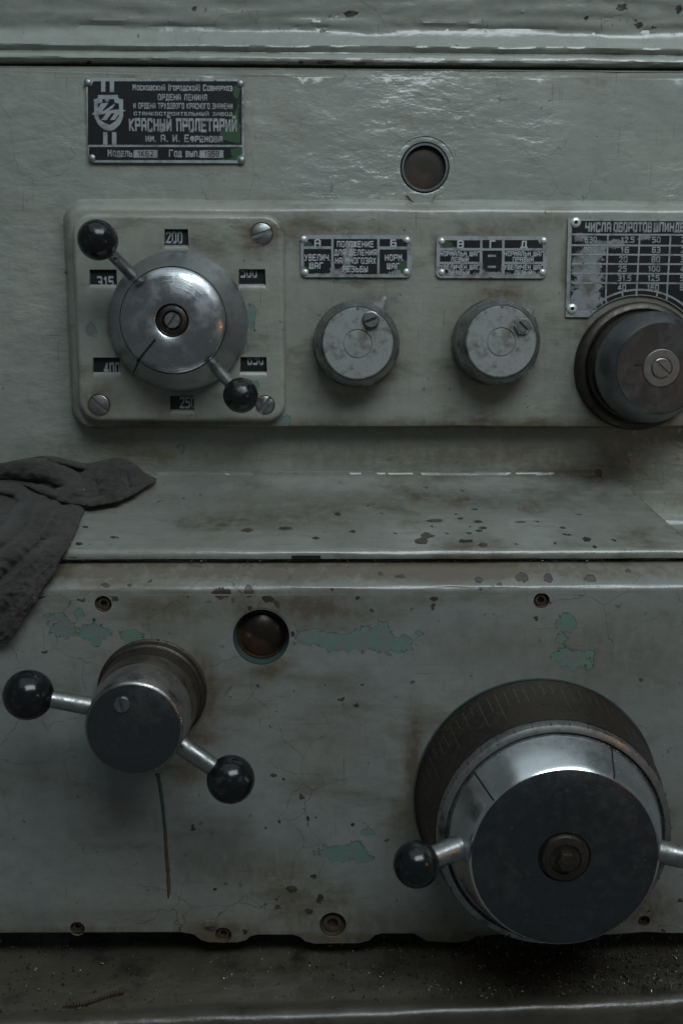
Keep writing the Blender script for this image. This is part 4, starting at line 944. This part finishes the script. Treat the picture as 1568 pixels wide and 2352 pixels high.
def cloth(name, top, bot, folds, na, nb, base, yfun, seed):
    T, B = crv(top, na), crv(bot, na); m = MB(); rows = []
    for j in range(nb+1):
        s = j/nb; row = []
        for i in range(na+1):
            q = T[i]*(1-s)+B[i]*s; u, v = q.x, q.y
            if name == 'hanging_fold': u += (i/na)**3*(9*math.sin(s*4.4)+5*noise.noise(Vector((s*9, 1, 2)))+2*noise.noise(Vector((s*40, 5, 2))))
            y = yfun(u, v, i/na, s)
            h = base
            for line, amp, wd in folds:              # soft rolls of cloth that meet in creases
                d = seg_d(u, v, line)/wd
                if d < 1: h = max(h, base+amp*math.sqrt(1-d*d)) if amp > 0 else h
                if amp < 0: h += amp*math.exp(-d*d*2)
            h += .0016*noise.noise(Vector((u*.018, v*.018, seed)))+.0007*noise.noise(Vector((u*.06, v*.06, seed+5)))+.0011*(.5-abs(noise.noise(Vector(((u+v*.7)*.045, (v-u*.5)*.016, seed+2)))))+.0032*(.35-abs(noise.noise(Vector(((u+v*.4)*.034, (v-u*.8)*.034, seed+12)))))+.0012*(.35-abs(noise.noise(Vector((u*.09, v*.08, seed+21)))))
            e = min(1.0, i/3.0+.2, (na-i)/5.0+.15); h *= e
            row.append(at(u, v, y-max(h, .0008))-rl)
        rows.append(row)
    for _ in range(1):                               # relax the creases a little
        new = [r[:] for r in rows]
        for j in range(1, nb):
            for i in range(1, na): new[j][i] = rows[j][i]*.5+(rows[j-1][i]+rows[j+1][i]+rows[j][i-1]+rows[j][i+1])*.125
        rows = new
    for _ in range(26): r_ = random.choice(rows[5:-5]); CR.append(r_[random.randrange(4, na-6)]+rl)
    m.grid(rows); o = m.build(name, M['cloth'], rag, smooth=180)
    sd = o.modifiers.new('thickness', 'SOLIDIFY'); sd.thickness = .0016; sd.offset = -1
    ss = o.modifiers.new('smooth', 'SUBSURF'); ss.levels = 1; ss.render_levels = 1
    return o
cloth('hanging_fold', [(-140, 1120), (-60, 1100), (30, 1105), (110, 1135), (150, 1150), (182, 1160), (196, 1172)], [(-140, 1500), (-100, 1490), (-60, 1484), (-20, 1478), (5, 1470), (22, 1472), (36, 1470)],
      [([(-60, 1112), (10, 1116), (45, 1124), (62, 1150), (54, 1190), (20, 1225), (-60, 1275)], .010, 20), ([(92, 1130), (96, 1165), (80, 1215), (30, 1270), (-60, 1345)], .008, 27), ([(130, 1140), (126, 1185), (105, 1222)], .006, 18),
       ([(172, 1165), (150, 1225), (110, 1300), (60, 1380), (14, 1450)], .007, 34), ([(80, 1300), (20, 1370), (-60, 1440)], .006, 40), ([(-60, 1190), (0, 1175), (25, 1160)], -.010, 16), ([(10, 1480), (-60, 1400)], .005, 30)], 110, 150, .0022, lambda u, v, a, s: soft_y(v), 4)
cloth('upper_fold', [(-140, 1085), (-60, 1074), (0, 1064), (60, 1052), (110, 1046), (150, 1052), (200, 1063), (235, 1056), (270, 1050), (305, 1062), (335, 1086), (361, 1100)],
      [(-140, 1130), (-60, 1118), (0, 1108), (50, 1113), (90, 1132), (130, 1150), (180, 1162), (215, 1163), (265, 1152), (305, 1138), (338, 1116), (360, 1106)],
      [([(-60, 1085), (40, 1078), (110, 1080), (155, 1100), (172, 1122), (150, 1140)], .010, 26), ([(20, 1110), (90, 1124), (140, 1144), (215, 1156), (290, 1140), (345, 1110)], .007, 12), ([(262, 1062), (256, 1100), (268, 1140)], .009, 34), ([(318, 1085), (322, 1110)], .006, 24), ([(205, 1068), (206, 1100), (200, 1145)], .005, 16), ([(115, 1054), (160, 1064), (190, 1072)], .007, 9)], 150, 70, .0045,
      lambda u, v, a, s: (-.014)*(1-s)+(min(shelf_at(u, max(B_low(u), 1100)), -.014))*s, 8)
m = MB()
for p in CR: crumb(p+Vector((0, -.0005, .0004)), random.choice((.0003, .0004, .0005)))
o = m.build('cloth_swarf', M['swarf'], None, smooth=0); o['kind'] = 'stuff'; tag(o, 'tiny bright metal crumbs caught on the grey rag', 'swarf')
m = MB(); a0, a1 = atz(150, 2312, tz-.002), atz(285, 2286, tz-.002); n = 220; dd = (a1-a0)
xa = dd.normalized(); ya = xa.cross(Vector((0, 0, 1))).normalized(); rows = []
for k in range(n+1):
    f = k/n; th = f*math.pi*2*19; r_ = .0010+.0003*math.sin(f*9)
    c_ = a0+dd*f+Vector((0, 0, .0014))+ya*.002*math.sin(f*5)
    rd = ya*math.cos(th)+Vector((0, 0, 1))*math.sin(th)
    rows.append([tuple(c_+rd*r_-xa*.0006), tuple(c_+rd*(r_+.00025)), tuple(c_+rd*r_+xa*.0006)])
m.grid(rows); o = m.build('curled_shaving', M['hole'], None); tag(o, 'long curled brown metal shaving lying on the tray at lower left', 'metal shaving')
